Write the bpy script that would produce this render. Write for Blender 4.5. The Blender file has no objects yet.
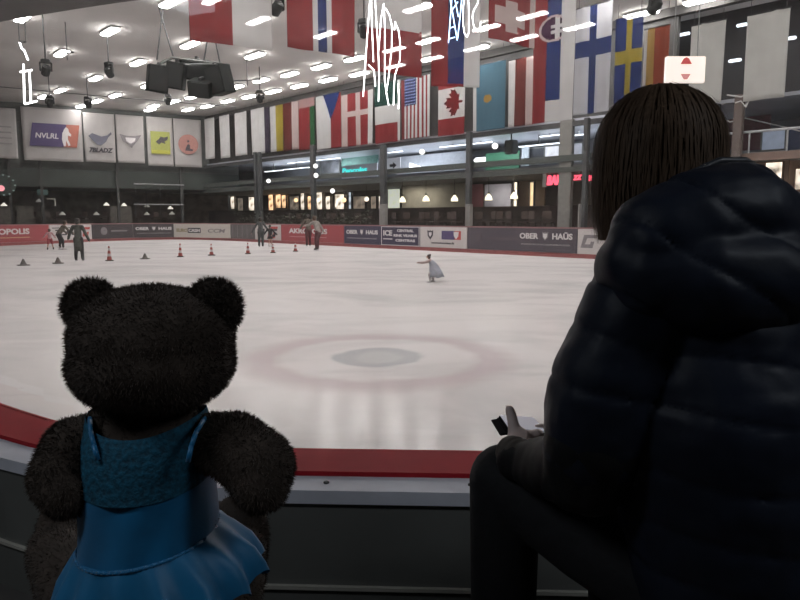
import bpy, bmesh, math, random
from mathutils import Vector, Matrix, noise

random.seed(7)
SC = bpy.context.scene
COL = SC.collection
PI = math.pi

# ------------------------------------------------------------------ camera, world, exposure
EYE = Vector((0.0, 0.0, 1.55))
PITCH = math.radians(7.03)
FOC = 665.0
cam_d = bpy.data.cameras.new('camera')
cam_d.sensor_width = 36.0
cam_d.lens = FOC / 800.0 * 36.0
cam_d.clip_start = 0.05
cam_d.clip_end = 300
cam = bpy.data.objects.new('camera', cam_d)
COL.objects.link(cam)
cam.location = EYE
cam.rotation_euler = (PI / 2 - PITCH, 0, 0)
SC.camera = cam
w = bpy.data.worlds.new('world')
SC.world = w
w.use_nodes = True
w.node_tree.nodes['Background'].inputs[0].default_value = (0.75, 0.75, 0.8, 1)
w.node_tree.nodes['Background'].inputs[1].default_value = 0.01
SC.view_settings.view_transform = 'Standard'
SC.view_settings.look = 'None'
SC.view_settings.exposure = 0.0
SC.view_settings.gamma = 1.0
SC.view_settings.use_curve_mapping = False
SC.cycles.max_bounces = 8
SC.cycles.transparent_max_bounces = 12
SC.cycles.sample_clamp_indirect = 4.0
LAMP_POWER = 34.0       # rink tube lamps
MALL_POWER = 13.0        # dim unseen fill lamps added over the corridor

# ------------------------------------------------------------------ projection helpers (photo -> place)
def ray(px, py):
    dx = (px - 400.0) / FOC
    dy = (300.0 - py) / FOC
    return Vector((dx, math.cos(PITCH) + dy * math.sin(PITCH), -math.sin(PITCH) + dy * math.cos(PITCH)))

def at_y(px, py, y):
    d = ray(px, py)
    return EYE + d * (y / d.y)

def at_z(px, py, z):
    d = ray(px, py)
    return EYE + d * ((z - EYE.z) / d.z)

class Plane:
    """vertical plane through p0 whose horizontal direction is at angle th; o moves it away from the camera"""
    def __init__(s, p0, th):
        s.p0 = Vector((p0[0], p0[1], 0)); s.th = th
        s.u = Vector((math.cos(th), math.sin(th), 0))
        s.m = Vector((-math.sin(th), math.cos(th), 0))
    def hit(s, px, py, o=0.0):
        d = ray(px, py)
        p0 = s.p0 + s.m * o
        k = (p0 - EYE).dot(s.m) / d.dot(s.m)
        return EYE + d * k
    def rect(s, x0, x1, y0, y1, o=0.0):
        """base-centre point, width, height of a photo rectangle on this plane"""
        ym = (y0 + y1) / 2; xm = (x0 + x1) / 2
        a = s.hit(x0, ym, o); b = s.hit(x1, ym, o)
        t = s.hit(xm, y0, o); l = s.hit(xm, y1, o)
        c = (a + b) / 2; c.z = l.z
        return c, (b - a).length, t.z - l.z
    def pt(s, t, o, z):
        p = s.p0 + s.u * t + s.m * o
        return Vector((p.x, p.y, z))

R = Plane((0, 33), math.atan2(-0.731, 0.683))       # long side of the rink
L = Plane((-15.6, 53.0), math.radians(30))          # end of the rink

# ------------------------------------------------------------------ materials
def mat(name, col, rough=0.6, metal=0.0, emit=None, power=0.0, var=0.12, scale=6.0, spec=0.5, sheen=0.0, bump=0.0, stretch=None):
    m = bpy.data.materials.new(name)
    m.use_nodes = True
    nt = m.node_tree; N = nt.nodes; Lk = nt.links
    b = N['Principled BSDF']
    b.inputs['Roughness'].default_value = rough
    b.inputs['Metallic'].default_value = metal
    b.inputs['Specular IOR Level'].default_value = spec
    if sheen: b.inputs['Sheen Weight'].default_value = sheen
    tc = N.new('ShaderNodeTexCoord')
    nz = N.new('ShaderNodeTexNoise'); nz.inputs['Scale'].default_value = scale; nz.inputs['Detail'].default_value = 4
    if stretch:
        mp = N.new('ShaderNodeMapping'); mp.inputs['Scale'].default_value = stretch
        Lk.new(tc.outputs['Object'], mp.inputs['Vector']); Lk.new(mp.outputs['Vector'], nz.inputs['Vector'])
    else:
        Lk.new(tc.outputs['Object'], nz.inputs['Vector'])
    rp = N.new('ShaderNodeValToRGB')
    rp.color_ramp.elements[0].position = 0.3; rp.color_ramp.elements[1].position = 0.7
    rp.color_ramp.elements[0].color = tuple(c * (1 - var) for c in col) + (1,)
    rp.color_ramp.elements[1].color = tuple(min(1, c * (1 + var)) for c in col) + (1,)
    Lk.new(nz.outputs['Fac'], rp.inputs['Fac'])
    Lk.new(rp.outputs['Color'], b.inputs['Base Color'])
    if bump:
        bp = N.new('ShaderNodeBump'); bp.inputs['Strength'].default_value = bump; bp.inputs['Distance'].default_value = 0.01
        Lk.new(nz.outputs['Fac'], bp.inputs['Height']); Lk.new(bp.outputs['Normal'], b.inputs['Normal'])
    if emit:
        b.inputs['Emission Color'].default_value = tuple(emit) + (1,)
        b.inputs['Emission Strength'].default_value = power
    return m

def fabric_mat(thin=0.27):
    """polyester flag cloth: colour attribute, thin enough that lamps glimmer through"""
    m = bpy.data.materials.new('flag_cloth'); m.use_nodes = True
    nt = m.node_tree; N = nt.nodes; Lk = nt.links
    for n in list(N): N.remove(n)
    out = N.new('ShaderNodeOutputMaterial')
    at = N.new('ShaderNodeAttribute'); at.attribute_name = 'dye'
    nz = N.new('ShaderNodeTexNoise'); nz.inputs['Scale'].default_value = 1.7
    tc = N.new('ShaderNodeTexCoord'); Lk.new(tc.outputs['Object'], nz.inputs['Vector'])
    mx = N.new('ShaderNodeMix'); mx.data_type = 'RGBA'; mx.blend_type = 'MULTIPLY'; mx.inputs[0].default_value = 0.25
    Lk.new(at.outputs['Color'], mx.inputs[6]); Lk.new(nz.outputs['Fac'], mx.inputs[7])
    df = N.new('ShaderNodeBsdfDiffuse'); tl = N.new('ShaderNodeBsdfTranslucent'); tp = N.new('ShaderNodeBsdfTransparent')
    Lk.new(mx.outputs[2], df.inputs['Color']); Lk.new(mx.outputs[2], tl.inputs['Color'])
    a = N.new('ShaderNodeMixShader'); a.inputs[0].default_value = 0.4
    Lk.new(df.outputs[0], a.inputs[1]); Lk.new(tl.outputs[0], a.inputs[2])
    b = N.new('ShaderNodeMixShader'); b.inputs[0].default_value = thin
    Lk.new(a.outputs[0], b.inputs[1]); Lk.new(tp.outputs[0], b.inputs[2])
    Lk.new(b.outputs[0], out.inputs['Surface'])
    return m

def glass_mat(name='rink_glass', haze=0.03):
    m = bpy.data.materials.new(name); m.use_nodes = True
    nt = m.node_tree; N = nt.nodes; Lk = nt.links
    for n in list(N): N.remove(n)
    out = N.new('ShaderNodeOutputMaterial')
    tp = N.new('ShaderNodeBsdfTransparent'); tp.inputs[0].default_value = (0.97, 0.97, 0.97, 1)
    gl = N.new('ShaderNodeBsdfGlossy'); gl.inputs['Roughness'].default_value = 0.02
    fr = N.new('ShaderNodeFresnel'); fr.inputs['IOR'].default_value = 1.3
    ge = N.new('ShaderNodeNewGeometry')
    fm = N.new('ShaderNodeMath'); fm.operation = 'SUBTRACT'; fm.use_clamp = True   # only the outer skin of the pane mirrors
    Lk.new(fr.outputs[0], fm.inputs[0]); Lk.new(ge.outputs['Backfacing'], fm.inputs[1])
    a = N.new('ShaderNodeMixShader'); Lk.new(fm.outputs[0], a.inputs[0])
    Lk.new(tp.outputs[0], a.inputs[1]); Lk.new(gl.outputs[0], a.inputs[2])
    tl = N.new('ShaderNodeBsdfTranslucent')
    nz = N.new('ShaderNodeTexNoise'); nz.inputs['Scale'].default_value = 3.0
    tc = N.new('ShaderNodeTexCoord'); Lk.new(tc.outputs['Object'], nz.inputs['Vector'])
    mr = N.new('ShaderNodeMapRange'); mr.inputs[3].default_value = haze * 0.7; mr.inputs[4].default_value = haze * 1.3
    Lk.new(nz.outputs['Fac'], mr.inputs[0])
    b = N.new('ShaderNodeMixShader'); Lk.new(mr.outputs[0], b.inputs[0])
    Lk.new(a.outputs[0], b.inputs[1]); Lk.new(tl.outputs[0], b.inputs[2])
    Lk.new(b.outputs[0], out.inputs['Surface'])
    return m

def ice_mat(centre):
    m = bpy.data.materials.new('skating_ice'); m.use_nodes = True
    nt = m.node_tree; N = nt.nodes; Lk = nt.links
    for n in list(N): N.remove(n)
    out = N.new('ShaderNodeOutputMaterial')
    tc = N.new('ShaderNodeTexCoord')
    # worn snow and scratches
    mp = N.new('ShaderNodeMapping'); mp.inputs['Scale'].default_value = (0.55, 1.0, 1); mp.inputs['Rotation'].default_value = (0, 0, 0.2)
    Lk.new(tc.outputs['Object'], mp.inputs['Vector'])
    n1 = N.new('ShaderNodeTexNoise'); n1.inputs['Scale'].default_value = 0.55; n1.inputs['Detail'].default_value = 8; n1.inputs['Roughness'].default_value = 0.62; n1.inputs['Distortion'].default_value = 0.8
    Lk.new(mp.outputs['Vector'], n1.inputs['Vector'])
    r1 = N.new('ShaderNodeValToRGB')
    r1.color_ramp.elements[0].position = 0.33; r1.color_ramp.elements[0].color = (0.53, 0.515, 0.515, 1)
    r1.color_ramp.elements[1].position = 0.56; r1.color_ramp.elements[1].color = (0.66, 0.635, 0.63, 1)
    Lk.new(n1.outputs['Fac'], r1.inputs['Fac'])
    # painted face-off spot and ring under the ice
    sep = N.new('ShaderNodeVectorMath'); sep.operation = 'SUBTRACT'; sep.inputs[1].default_value = (centre[0], centre[1], 0)
    Lk.new(tc.outputs['Object'], sep.inputs[0])
    flat = N.new('ShaderNodeVectorMath'); flat.operation = 'MULTIPLY'; flat.inputs[1].default_value = (1, 1, 0)
    Lk.new(sep.outputs[0], flat.inputs[0])
    ln = N.new('ShaderNodeVectorMath'); ln.operation = 'LENGTH'; Lk.new(flat.outputs[0], ln.inputs[0])
    wob = N.new('ShaderNodeTexNoise'); wob.inputs['Scale'].default_value = 2.5; Lk.new(tc.outputs['Object'], wob.inputs['Vector'])
    add = N.new('ShaderNodeMath'); add.operation = 'MULTIPLY_ADD'; add.inputs[1].default_value = 0.25
    Lk.new(wob.outputs['Fac'], add.inputs[0]); Lk.new(ln.outputs['Value'], add.inputs[2])
    spot = N.new('ShaderNodeValToRGB')
    e = spot.color_ramp.elements
    e[0].position = 0.0; e[0].color = (0.55, 0.55, 0.55, 1)
    e[1].position = 1.0; e[1].color = (0, 0, 0, 1)
    for p, c in ((0.16, 0.55), (0.21, 0.8), (0.265, 0.85), (0.295, 0.1), (0.32, 0.0)):
        k = e.new(p); k.color = (c, c, c, 1)
    dv = N.new('ShaderNodeMath'); dv.operation = 'DIVIDE'; dv.inputs[1].default_value = 2.2
    Lk.new(add.outputs[0], dv.inputs[0]); Lk.new(dv.outputs[0], spot.inputs['Fac'])
    ring = N.new('ShaderNodeValToRGB'); e = ring.color_ramp.elements
    e[0].position = 0.52; e[0].color = (0, 0, 0, 1); e[1].position = 0.80; e[1].color = (0, 0, 0, 1)
    k = e.new(0.60); k.color = (0.75, 0.75, 0.75, 1); k = e.new(0.68); k.color = (0.7, 0.7, 0.7, 1)
    Lk.new(dv.outputs[0], ring.inputs['Fac'])
    m1 = N.new('ShaderNodeMix'); m1.data_type = 'RGBA'; m1.inputs[7].default_value = (0.40, 0.41, 0.42, 1)
    Lk.new(spot.outputs['Color'], m1.inputs[0]); Lk.new(r1.outputs['Color'], m1.inputs[6])
    m2 = N.new('ShaderNodeMix'); m2.data_type = 'RGBA'; m2.inputs[7].default_value = (0.50, 0.42, 0.43, 1)
    Lk.new(ring.outputs['Color'], m2.inputs[0]); Lk.new(m1.outputs[2], m2.inputs[6])
    df = N.new('ShaderNodeBsdfDiffuse'); Lk.new(m2.outputs[2], df.inputs['Color'])
    gl = N.new('ShaderNodeBsdfGlossy'); gl.inputs['Roughness'].default_value = 0.14
    bp = N.new('ShaderNodeBump'); bp.inputs['Strength'].default_value = 0.12; bp.inputs['Distance'].default_value = 0.02
    Lk.new(n1.outputs['Fac'], bp.inputs['Height']); Lk.new(bp.outputs['Normal'], gl.inputs['Normal'])
    mx = N.new('ShaderNodeMixShader'); mx.inputs[0].default_value = 0.07
    Lk.new(df.outputs[0], mx.inputs[1]); Lk.new(gl.outputs[0], mx.inputs[2])
    Lk.new(mx.outputs[0], out.inputs['Surface'])
    return m

M = {}
def mm(name, *a, **k):
    if name not in M: M[name] = mat(name, *a, **k)
    return M[name]

# ------------------------------------------------------------------ mesh builder
class MB:
    def __init__(s): s.bm = bmesh.new()
    def box(s, c, size, rot=None):
        mtx = Matrix.Translation(Vector(c))
        if rot is not None: mtx = mtx @ rot
        mtx = mtx @ Matrix.Diagonal(Vector((size[0], size[1], size[2], 1)))
        bmesh.ops.create_cube(s.bm, size=1.0, matrix=mtx); return s
    def bbox(s, c, size, bev=0.01, rot=None):
        t = bmesh.new()
        mtx = Matrix.Translation(Vector(c))
        if rot is not None: mtx = mtx @ rot
        bmesh.ops.create_cube(t, size=1.0, matrix=Matrix.Diagonal(Vector((size[0], size[1], size[2], 1))))
        bmesh.ops.bevel(t, geom=list(t.edges), offset=min(bev, 0.45 * min(size)), segments=2, affect='EDGES')
        t.transform(mtx); me = bpy.data.meshes.new('tmp'); t.to_mesh(me); t.free()
        s.bm.from_mesh(me); bpy.data.meshes.remove(me); return s
    def ball(s, c, r, seg=16, scale=(1, 1, 1), rot=None):
        mtx = Matrix.Translation(Vector(c))
        if rot is not None: mtx = mtx @ rot
        mtx = mtx @ Matrix.Diagonal(Vector((r * scale[0], r * scale[1], r * scale[2], 1)))
        bmesh.ops.create_uvsphere(s.bm, u_segments=seg, v_segments=max(6, seg // 2), radius=1.0, matrix=mtx); return s
    def cone(s, a, b, r0, r1, seg=12, caps=True):
        a = Vector(a); b = Vector(b); d = b - a
        if d.length < 1e-6: return s
        q = Vector((0, 0, 1)).rotation_difference(d.normalized()).to_matrix().to_4x4()
        mtx = Matrix.Translation((a + b) / 2) @ q
        bmesh.ops.create_cone(s.bm, cap_ends=caps, cap_tris=False, segments=seg, radius1=max(r0, 1e-4), radius2=max(r1, 1e-4), depth=d.length, matrix=mtx); return s
    def chain(s, pts, seg=16):
        """rounded tapering limb: pts = [(x,y,z,r), ...]"""
        for i, p in enumerate(pts):
            s.ball(p[:3], p[3], seg)
            if i: s.cone(pts[i - 1][:3], p[:3], pts[i - 1][3], p[3], seg)
        return s
    def tube(s, pts, r, seg=6):
        for i in range(1, len(pts)): s.cone(pts[i - 1], pts[i], r, r, seg)
        for p in pts[1:-1]: s.ball(p, r, seg)
        return s
    def lathe(s, prof, c=(0, 0, 0), seg=20):
        rings = []
        for r, z in prof:
            rings.append([s.bm.verts.new((c[0] + r * math.cos(2 * PI * k / seg), c[1] + r * math.sin(2 * PI * k / seg), c[2] + z)) for k in range(seg)])
        for a, b in zip(rings, rings[1:]):
            for k in range(seg):
                s.bm.faces.new((a[k], a[(k + 1) % seg], b[(k + 1) % seg], b[k]))
        if prof[0][0] > 1e-4: s.bm.faces.new(rings[0][::-1])
        if prof[-1][0] > 1e-4: s.bm.faces.new(rings[-1])
        return s
    def prism(s, poly, y0, y1):
        """polygon in local x,z extruded in y"""
        a = [s.bm.verts.new((x, y0, z)) for x, z in poly]; b = [s.bm.verts.new((x, y1, z)) for x, z in poly]
        n = len(poly)
        s.bm.faces.new(a); s.bm.faces.new(b[::-1])
        for k in range(n): s.bm.faces.new((a[k], b[k], b[(k + 1) % n], a[(k + 1) % n]))
        return s
    def slab(s, poly, z0, z1):
        """plan polygon extruded in z"""
        a = [s.bm.verts.new((x, y, z0)) for x, y in poly]; b = [s.bm.verts.new((x, y, z1)) for x, y in poly]
        n = len(poly)
        s.bm.faces.new(a[::-1]); s.bm.faces.new(b)
        for k in range(n): s.bm.faces.new((a[k], a[(k + 1) % n], b[(k + 1) % n], b[k]))
        return s
    def ribbon(s, path, z0, z1, th):
        """upright band that follows a plan path; thickness grows to the side away from the camera"""
        n = len(path); off = []
        for i in range(n):
            a = Vector(path[max(0, i - 1)]); b = Vector(path[min(n - 1, i + 1)])
            d = (b - a).normalized(); off.append(Vector((-d.y, d.x)) * th)
        q = []
        for i, p in enumerate(path):
            p = Vector(p); o = p + off[i]
            q.append([s.bm.verts.new((p.x, p.y, z0)), s.bm.verts.new((p.x, p.y, z1)), s.bm.verts.new((o.x, o.y, z1)), s.bm.verts.new((o.x, o.y, z0))])
        for a, b in zip(q, q[1:]):
            for k in range(4): s.bm.faces.new((a[k], b[k], b[(k + 1) % 4], a[(k + 1) % 4]))
        s.bm.faces.new(q[0]); s.bm.faces.new(q[-1][::-1])
        return s
    def mesh(s, name='m'):
        bmesh.ops.recalc_face_normals(s.bm, faces=list(s.bm.faces))
        me = bpy.data.meshes.new(name); s.bm.to_mesh(me); s.bm.free(); return me

def remeshed(mb, voxel, smooth=4, name='m'):
    me = mb.mesh('tmp'); o = bpy.data.objects.new('tmp', me); COL.objects.link(o)
    r = o.modifiers.new('r', 'REMESH'); r.mode = 'VOXEL'; r.voxel_size = voxel
    if smooth:
        sm = o.modifiers.new('s', 'SMOOTH'); sm.factor = 0.5; sm.iterations = smooth
    dg = bpy.context.evaluated_depsgraph_get(); dg.update()
    out = bpy.data.meshes.new_from_object(o.evaluated_get(dg))
    bpy.data.objects.remove(o); bpy.data.meshes.remove(me)
    out.name = name; return out

def put(name, geo, material, parent=None, loc=None, rz=None, smooth=False):
    me = geo.mesh(name) if isinstance(geo, MB) else geo
    if material is not None:
        me.materials.clear(); me.materials.append(material)
    if smooth:
        for p in me.polygons: p.use_smooth = True
    o = bpy.data.objects.new(name, me); COL.objects.link(o)
    if parent is not None: o.parent = parent
    if loc is not None: o.location = loc
    if rz is not None: o.rotation_euler = (0, 0, rz)
    return o

def tag(o, label=None, cat=None, group=None, kind=None):
    if label: o['label'] = label
    if cat: o['category'] = cat
    if group: o['group'] = group
    if kind: o['kind'] = kind
    return o

def empty(name, loc, rz=0.0, label=None, cat=None, group=None):
    o = bpy.data.objects.new(name, None); COL.objects.link(o)
    o.empty_display_size = 0.1
    o.location = loc; o.rotation_euler = (0, 0, rz)
    return tag(o, label, cat, group)

def structure(name, geo, material, smooth=False, loc=None, rz=None):
    return tag(put(name, geo, material, smooth=smooth, loc=loc, rz=rz), kind='structure')

def copy_tree(o, parent=None):
    c = o.copy(); COL.objects.link(c)
    if parent is not None: c.parent = parent
    for ch in list(o.children): copy_tree(ch, c)
    return c

def text_mesh(s, width, height, depth=0.01, bold=0.0, slant=0.0):
    """lettering fitted to width x height, standing in the local xz plane, facing -y, centred on x, base on z=0"""
    cu = bpy.data.curves.new('tmp', 'FONT'); cu.body = s; cu.extrude = 0.02; cu.offset = bold; cu.shear = slant; cu.resolution_u = 3
    o = bpy.data.objects.new('tmp', cu); COL.objects.link(o)
    dg = bpy.context.evaluated_depsgraph_get(); dg.update()
    me = bpy.data.meshes.new_from_object(o.evaluated_get(dg))
    bpy.data.objects.remove(o); bpy.data.curves.remove(cu)
    xs = [v.co.x for v in me.vertices]; ys = [v.co.y for v in me.vertices]
    x0, x1, y0, y1 = min(xs), max(xs), min(ys), max(ys)
    for v in me.vertices:
        x = ((v.co.x - x0) / (x1 - x0) - 0.5) * width
        z = (v.co.y - y0) / (y1 - y0) * height
        y = -v.co.z / 0.02 * depth
        v.co = (x, y, z)
    return me

def lettering(parent, s, x, z, width, height, material, y=-0.03, bold=0.035, slant=0.0, name='lettering'):
    o = put(name, text_mesh(s, width, height, 0.006, bold, slant), material, parent)
    o.location = (x, y, z); return o

def joined(meshes):
    bm = bmesh.new()
    for me, loc in meshes:
        me.transform(Matrix.Translation(loc)); bm.from_mesh(me); bpy.data.meshes.remove(me)
    out = bpy.data.meshes.new('m'); bm.to_mesh(out); bm.free(); return out

# ------------------------------------------------------------------ shared materials
WHITE_V = mm('vinyl_white', (0.62, 0.58, 0.57), 0.5, var=0.05)
RED_V = mm('vinyl_red', (0.36, 0.07, 0.08), 0.5, var=0.08)
DARK_V = mm('vinyl_charcoal', (0.055, 0.046, 0.05), 0.5, var=0.1)
NAVY_V = mm('vinyl_navy', (0.05, 0.042, 0.08), 0.5, var=0.1)
INK = mm('print_dark', (0.05, 0.045, 0.055), 0.6)
INK_W = mm('print_white', (0.75, 0.72, 0.72), 0.6, var=0.04)
INK_GREY = mm('print_grey', (0.24, 0.22, 0.23), 0.6)
INK_RED = mm('print_red', (0.5, 0.08, 0.07), 0.6)
INK_PURPLE = mm('print_purple', (0.07, 0.05, 0.14), 0.6)
STEEL = mm('painted_steel', (0.17, 0.18, 0.175), 0.5, 0.2)
DARKSTEEL = mm('dark_steel', (0.06, 0.06, 0.062), 0.5, 0.2)
CONC = mm('concrete', (0.23, 0.225, 0.21), 0.8, bump=0.1)
BLACKP = mm('black_plastic', (0.018, 0.02, 0.02), 0.45)
CLOTH = fabric_mat()
DENSE = fabric_mat(0.06)

# ------------------------------------------------------------------ unseen fill lamps added over the corridor, by the bench
for lx, ly in ((-1.7, 0.2), (1.9, 0.2)):
    ld = bpy.data.lights.new('corridor_fill', 'AREA'); ld.shape = 'RECTANGLE'; ld.size = 1.2; ld.size_y = 0.3
    ld.energy = MALL_POWER; ld.color = (0.85, 0.92, 1.0)
    lo = bpy.data.objects.new('corridor_fill', ld); COL.objects.link(lo); lo.location = (lx, ly, 2.86)

# ------------------------------------------------------------------ plan of the place
def near_y(x):
    if x > -0.35: return 1.9 - 0.04 * (x + 0.35)
    if x > -1.45: return 1.9 + 0.04 * (-0.35 - x) + 0.3 * (x + 0.35) ** 2
    return 2.307 + 0.70 * (-1.45 - x)
def near_path(x0, x1, n, off=0.0):
    out = []
    for i in range(n + 1):
        x = x0 + (x1 - x0) * i / n
        d = (near_y(x + 0.01) - near_y(x - 0.01)) / 0.02
        nrm = Vector((-d, 1)).normalized() * off
        out.append((x + nrm.x, near_y(x) + nrm.y))
    return out
CEIL = 9.4
FAR = [R.pt(24, 0.2, 0)[:2], R.pt(12, 0.2, 0)[:2], R.pt(0, 0.2, 0)[:2], R.pt(-15.5, 0.2, 0)[:2], R.pt(-18.4, 0.1, 0)[:2],
       (-14.4, 48.15), (-16.5, 48.45), (-18.7, 47.0), (-20.3, 44.3), (-21.3, 40.3), (-22.5, 36.8), (-24.6, 31.0)]
near_l = near_path(-5.0, 3.2, 40)
ice_poly = [(p[0], p[1]) for p in FAR] + [(-24, 24), (-14, 12.5)] + [(x, y + 0.05) for x, y in near_l] + [(12, -3)]
SPOT = at_z(378, 357, 0.0)
b = MB(); b.slab(ice_poly, -0.1, 0.0)
structure('ice_surface', b, ice_mat((SPOT.x, SPOT.y)))
b = MB(); b.slab([(-60, -12), (45, -12), (45, 90), (-60, 90)], -0.35, -0.12)
structure('floor', b, mm('hall_floor', (0.12, 0.11, 0.10), 0.7))

# hall ceiling
hall = [(-46, 20), (-9, 3), (4, 2.0), (34, -8), (40, 20), (12, 60), (-16, 70), (-46, 50)]
b = MB(); b.slab(hall, CEIL, CEIL + 0.15)
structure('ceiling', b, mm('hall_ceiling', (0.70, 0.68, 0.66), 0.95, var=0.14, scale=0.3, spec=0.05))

# corridor where the bench stands
mall = [(-5, -7), (4.2, -7)] + [(4.2, near_y(4.2))] + near_path(-5, 3.2, 40)[::-1]
b = MB(); b.slab(mall, 0.2, 0.38)
structure('floor_corridor', b, mm('corridor_floor', (0.10, 0.095, 0.09), 0.4))
edge = [tuple(at_z(x, y, 2.9)[:2]) for x, y in ((0, 22), (40, 15), (80, 8.5), (120, 2.5), (165, -3), (220, -8), (300, -14))]
e0 = Vector(edge[0]); e1 = Vector(edge[1])
edge = [tuple(e0 + (e0 - e1).normalized() * k) for k in (6.5, 4, 2, 1)] + edge + [(0.6, edge[-1][1] - .02), (2.0, edge[-1][1] - .03), (4.9, edge[-1][1] - .05)]
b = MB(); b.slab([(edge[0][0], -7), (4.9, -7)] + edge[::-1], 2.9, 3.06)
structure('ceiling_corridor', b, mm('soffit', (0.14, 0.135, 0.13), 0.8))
b = MB(); b.ribbon(edge, 3.0, CEIL + 0.05, 0.12)
structure('wall_near', b, mm('fascia', (0.72, 0.71, 0.69), 0.8))
for nm, x, y1 in (('wall_left', -5.1, 4.7), ('wall_right', 4.3, 1.7)):
    b = MB(); b.box((x, (y1 - 7) / 2, 1.6), (0.15, y1 + 7, 2.9)); structure(nm, b, mm('corridor_wall', (0.25, 0.24, 0.24), 0.8))
b = MB(); b.box((-0.4, -7.05, 1.6), (9.6, 0.15, 2.9)); structure('wall_back', b, mm('corridor_wall', (0.25, 0.24, 0.24), 0.8))

# low wall, ledge, red rail and glass in front of the bench
b = MB(); b.ribbon(near_path(-5, 4.2, 60, -0.16), 0.38, 0.782, 0.20)
structure('wall_parapet', b, mm('parapet_panel', (0.16, 0.162, 0.15), 0.45, var=0.15, scale=3))
b = MB(); b.ribbon(near_path(-5, 4.2, 60, -0.172), 0.78, 0.818, 0.12)
structure('trim_ledge', b, mm('ledge_aluminium', (0.74, 0.75, 0.82), 0.6, 0.0))
b = MB(); b.ribbon(near_path(-5, 4.2, 60, -0.07), 0.78, 0.832, 0.19)
structure('trim_rail', b, mm('red_rail', (0.42, 0.018, 0.028), 0.6, var=0.1, spec=0.12))
b = MB(); b.ribbon(near_path(-5, 4.2, 60, -0.172), 0.530, 0.540, 0.012)
structure('trim_base', b, mm('base_strip', (0.5, 0.48, 0.42), 0.4))
b = MB(); b.ribbon(near_path(-5, 4.2, 60, 0.10), 0.832, 2.9, 0.012)
structure('window_1', b, glass_mat())
b = MB()
for i, (x, y) in enumerate(near_path(-2.6, 1.4, 10, -0.12)):
    b.lathe([(0.008, 0), (0.008, 0.004), (0.004, 0.006)], (x, y, 0.818), 10)
structure('trim_screws', b, DARKSTEEL)

# outer shell of the hall
b = MB()
c0 = R.pt(26, 2.8, 0); c1 = R.pt(-27.5, 2.8, 0)
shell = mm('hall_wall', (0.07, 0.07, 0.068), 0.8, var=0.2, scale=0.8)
def on_plane(PL, t0, t1, o, z0, z1, th, name, material, kind='structure'):
    c = PL.pt((t0 + t1) / 2, o, z0)
    b = MB(); b.box((0, th / 2, (z1 - z0) / 2), (abs(t1 - t0), th, z1 - z0))
    o_ = put(name, b, material, loc=c, rz=PL.th)
    if kind: o_['kind'] = kind
    return o_
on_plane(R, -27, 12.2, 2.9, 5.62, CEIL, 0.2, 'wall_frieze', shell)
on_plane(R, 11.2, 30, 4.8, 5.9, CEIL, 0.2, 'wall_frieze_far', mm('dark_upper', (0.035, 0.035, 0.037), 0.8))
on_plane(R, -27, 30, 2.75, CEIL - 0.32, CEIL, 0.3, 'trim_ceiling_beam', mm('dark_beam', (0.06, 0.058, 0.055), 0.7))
on_plane(L, -28, 3, 0.0, 5.0, CEIL, 0.2, 'wall_end', mm('end_wall', (0.16, 0.17, 0.16), 0.8, var=0.2, scale=0.8))
on_plane(L, -28, 3, 0.0, 3.75, 5.35, 0.25, 'wall_end_band', mm('end_band', (0.042, 0.052, 0.045), 0.7, var=0.3, scale=0.7))
on_plane(L, -28, 4, 7.0, -0.1, 5.4, 0.2, 'wall_end_recess', mm('end_recess', (0.105, 0.088, 0.07), 0.8, var=0.55, scale=1.3))
on_plane(L, -28, 4, 0.2, 3.7, 3.8, 7.0, 'ceiling_end', mm('end_soffit', (0.09, 0.085, 0.08), 0.8))
# storeys behind the long side
on_plane(R, -46, 34, 2.6, 3.62, 3.82, 10.0, 'floor_gallery', mm('gallery_slab', (0.16, 0.16, 0.155), 0.6))
on_plane(R, -46, 34, 2.7, 5.62, 5.75, 8.4, 'ceiling_gallery', mm('gallery_ceiling', (0.50, 0.52, 0.58), 0.3, 0.4, var=0.2, scale=0.6))
on_plane(R, -54, 34, 10.6, -0.1, 3.7, 0.2, 'wall_shops', mm('shop_back', (0.16, 0.14, 0.12), 0.8, var=0.3, scale=0.7))
on_plane(R, -46, 34, 8.6, 3.7, 5.7, 0.2, 'wall_gallery', mm('gallery_back', (0.16, 0.17, 0.19), 0.6, var=0.3, scale=0.5))
on_plane(R, -30, 34, 5.2, 0.3, 2.15, 0.15, 'wall_terrace', mm('terrace_wall', (0.07, 0.055, 0.048), 0.8, var=0.35, scale=1.2))
on_plane(R, -30, 34, 0.6, 0.4, 0.9, 4.6, 'floor_terrace', mm('terrace_floor', (0.08, 0.07, 0.06), 0.8))
tg = mm('edge_beam', (0.075, 0.085, 0.078), 0.5, 0.2, var=0.15)
on_plane(R, -26, 13.0, 2.4, 3.95, 4.22, 0.18, 'beam_gallery', tg)
on_plane(R, -26, 13.0, 2.45, 3.50, 3.72, 0.18, 'beam_terrace', tg)
on_plane(R, -26, 14.0, 2.5, 5.42, 5.62, 0.25, 'beam_upper', DARKSTEEL)
for z, o in ((5.5, 0.1), (4.9, 0.1)):
    pass

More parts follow.
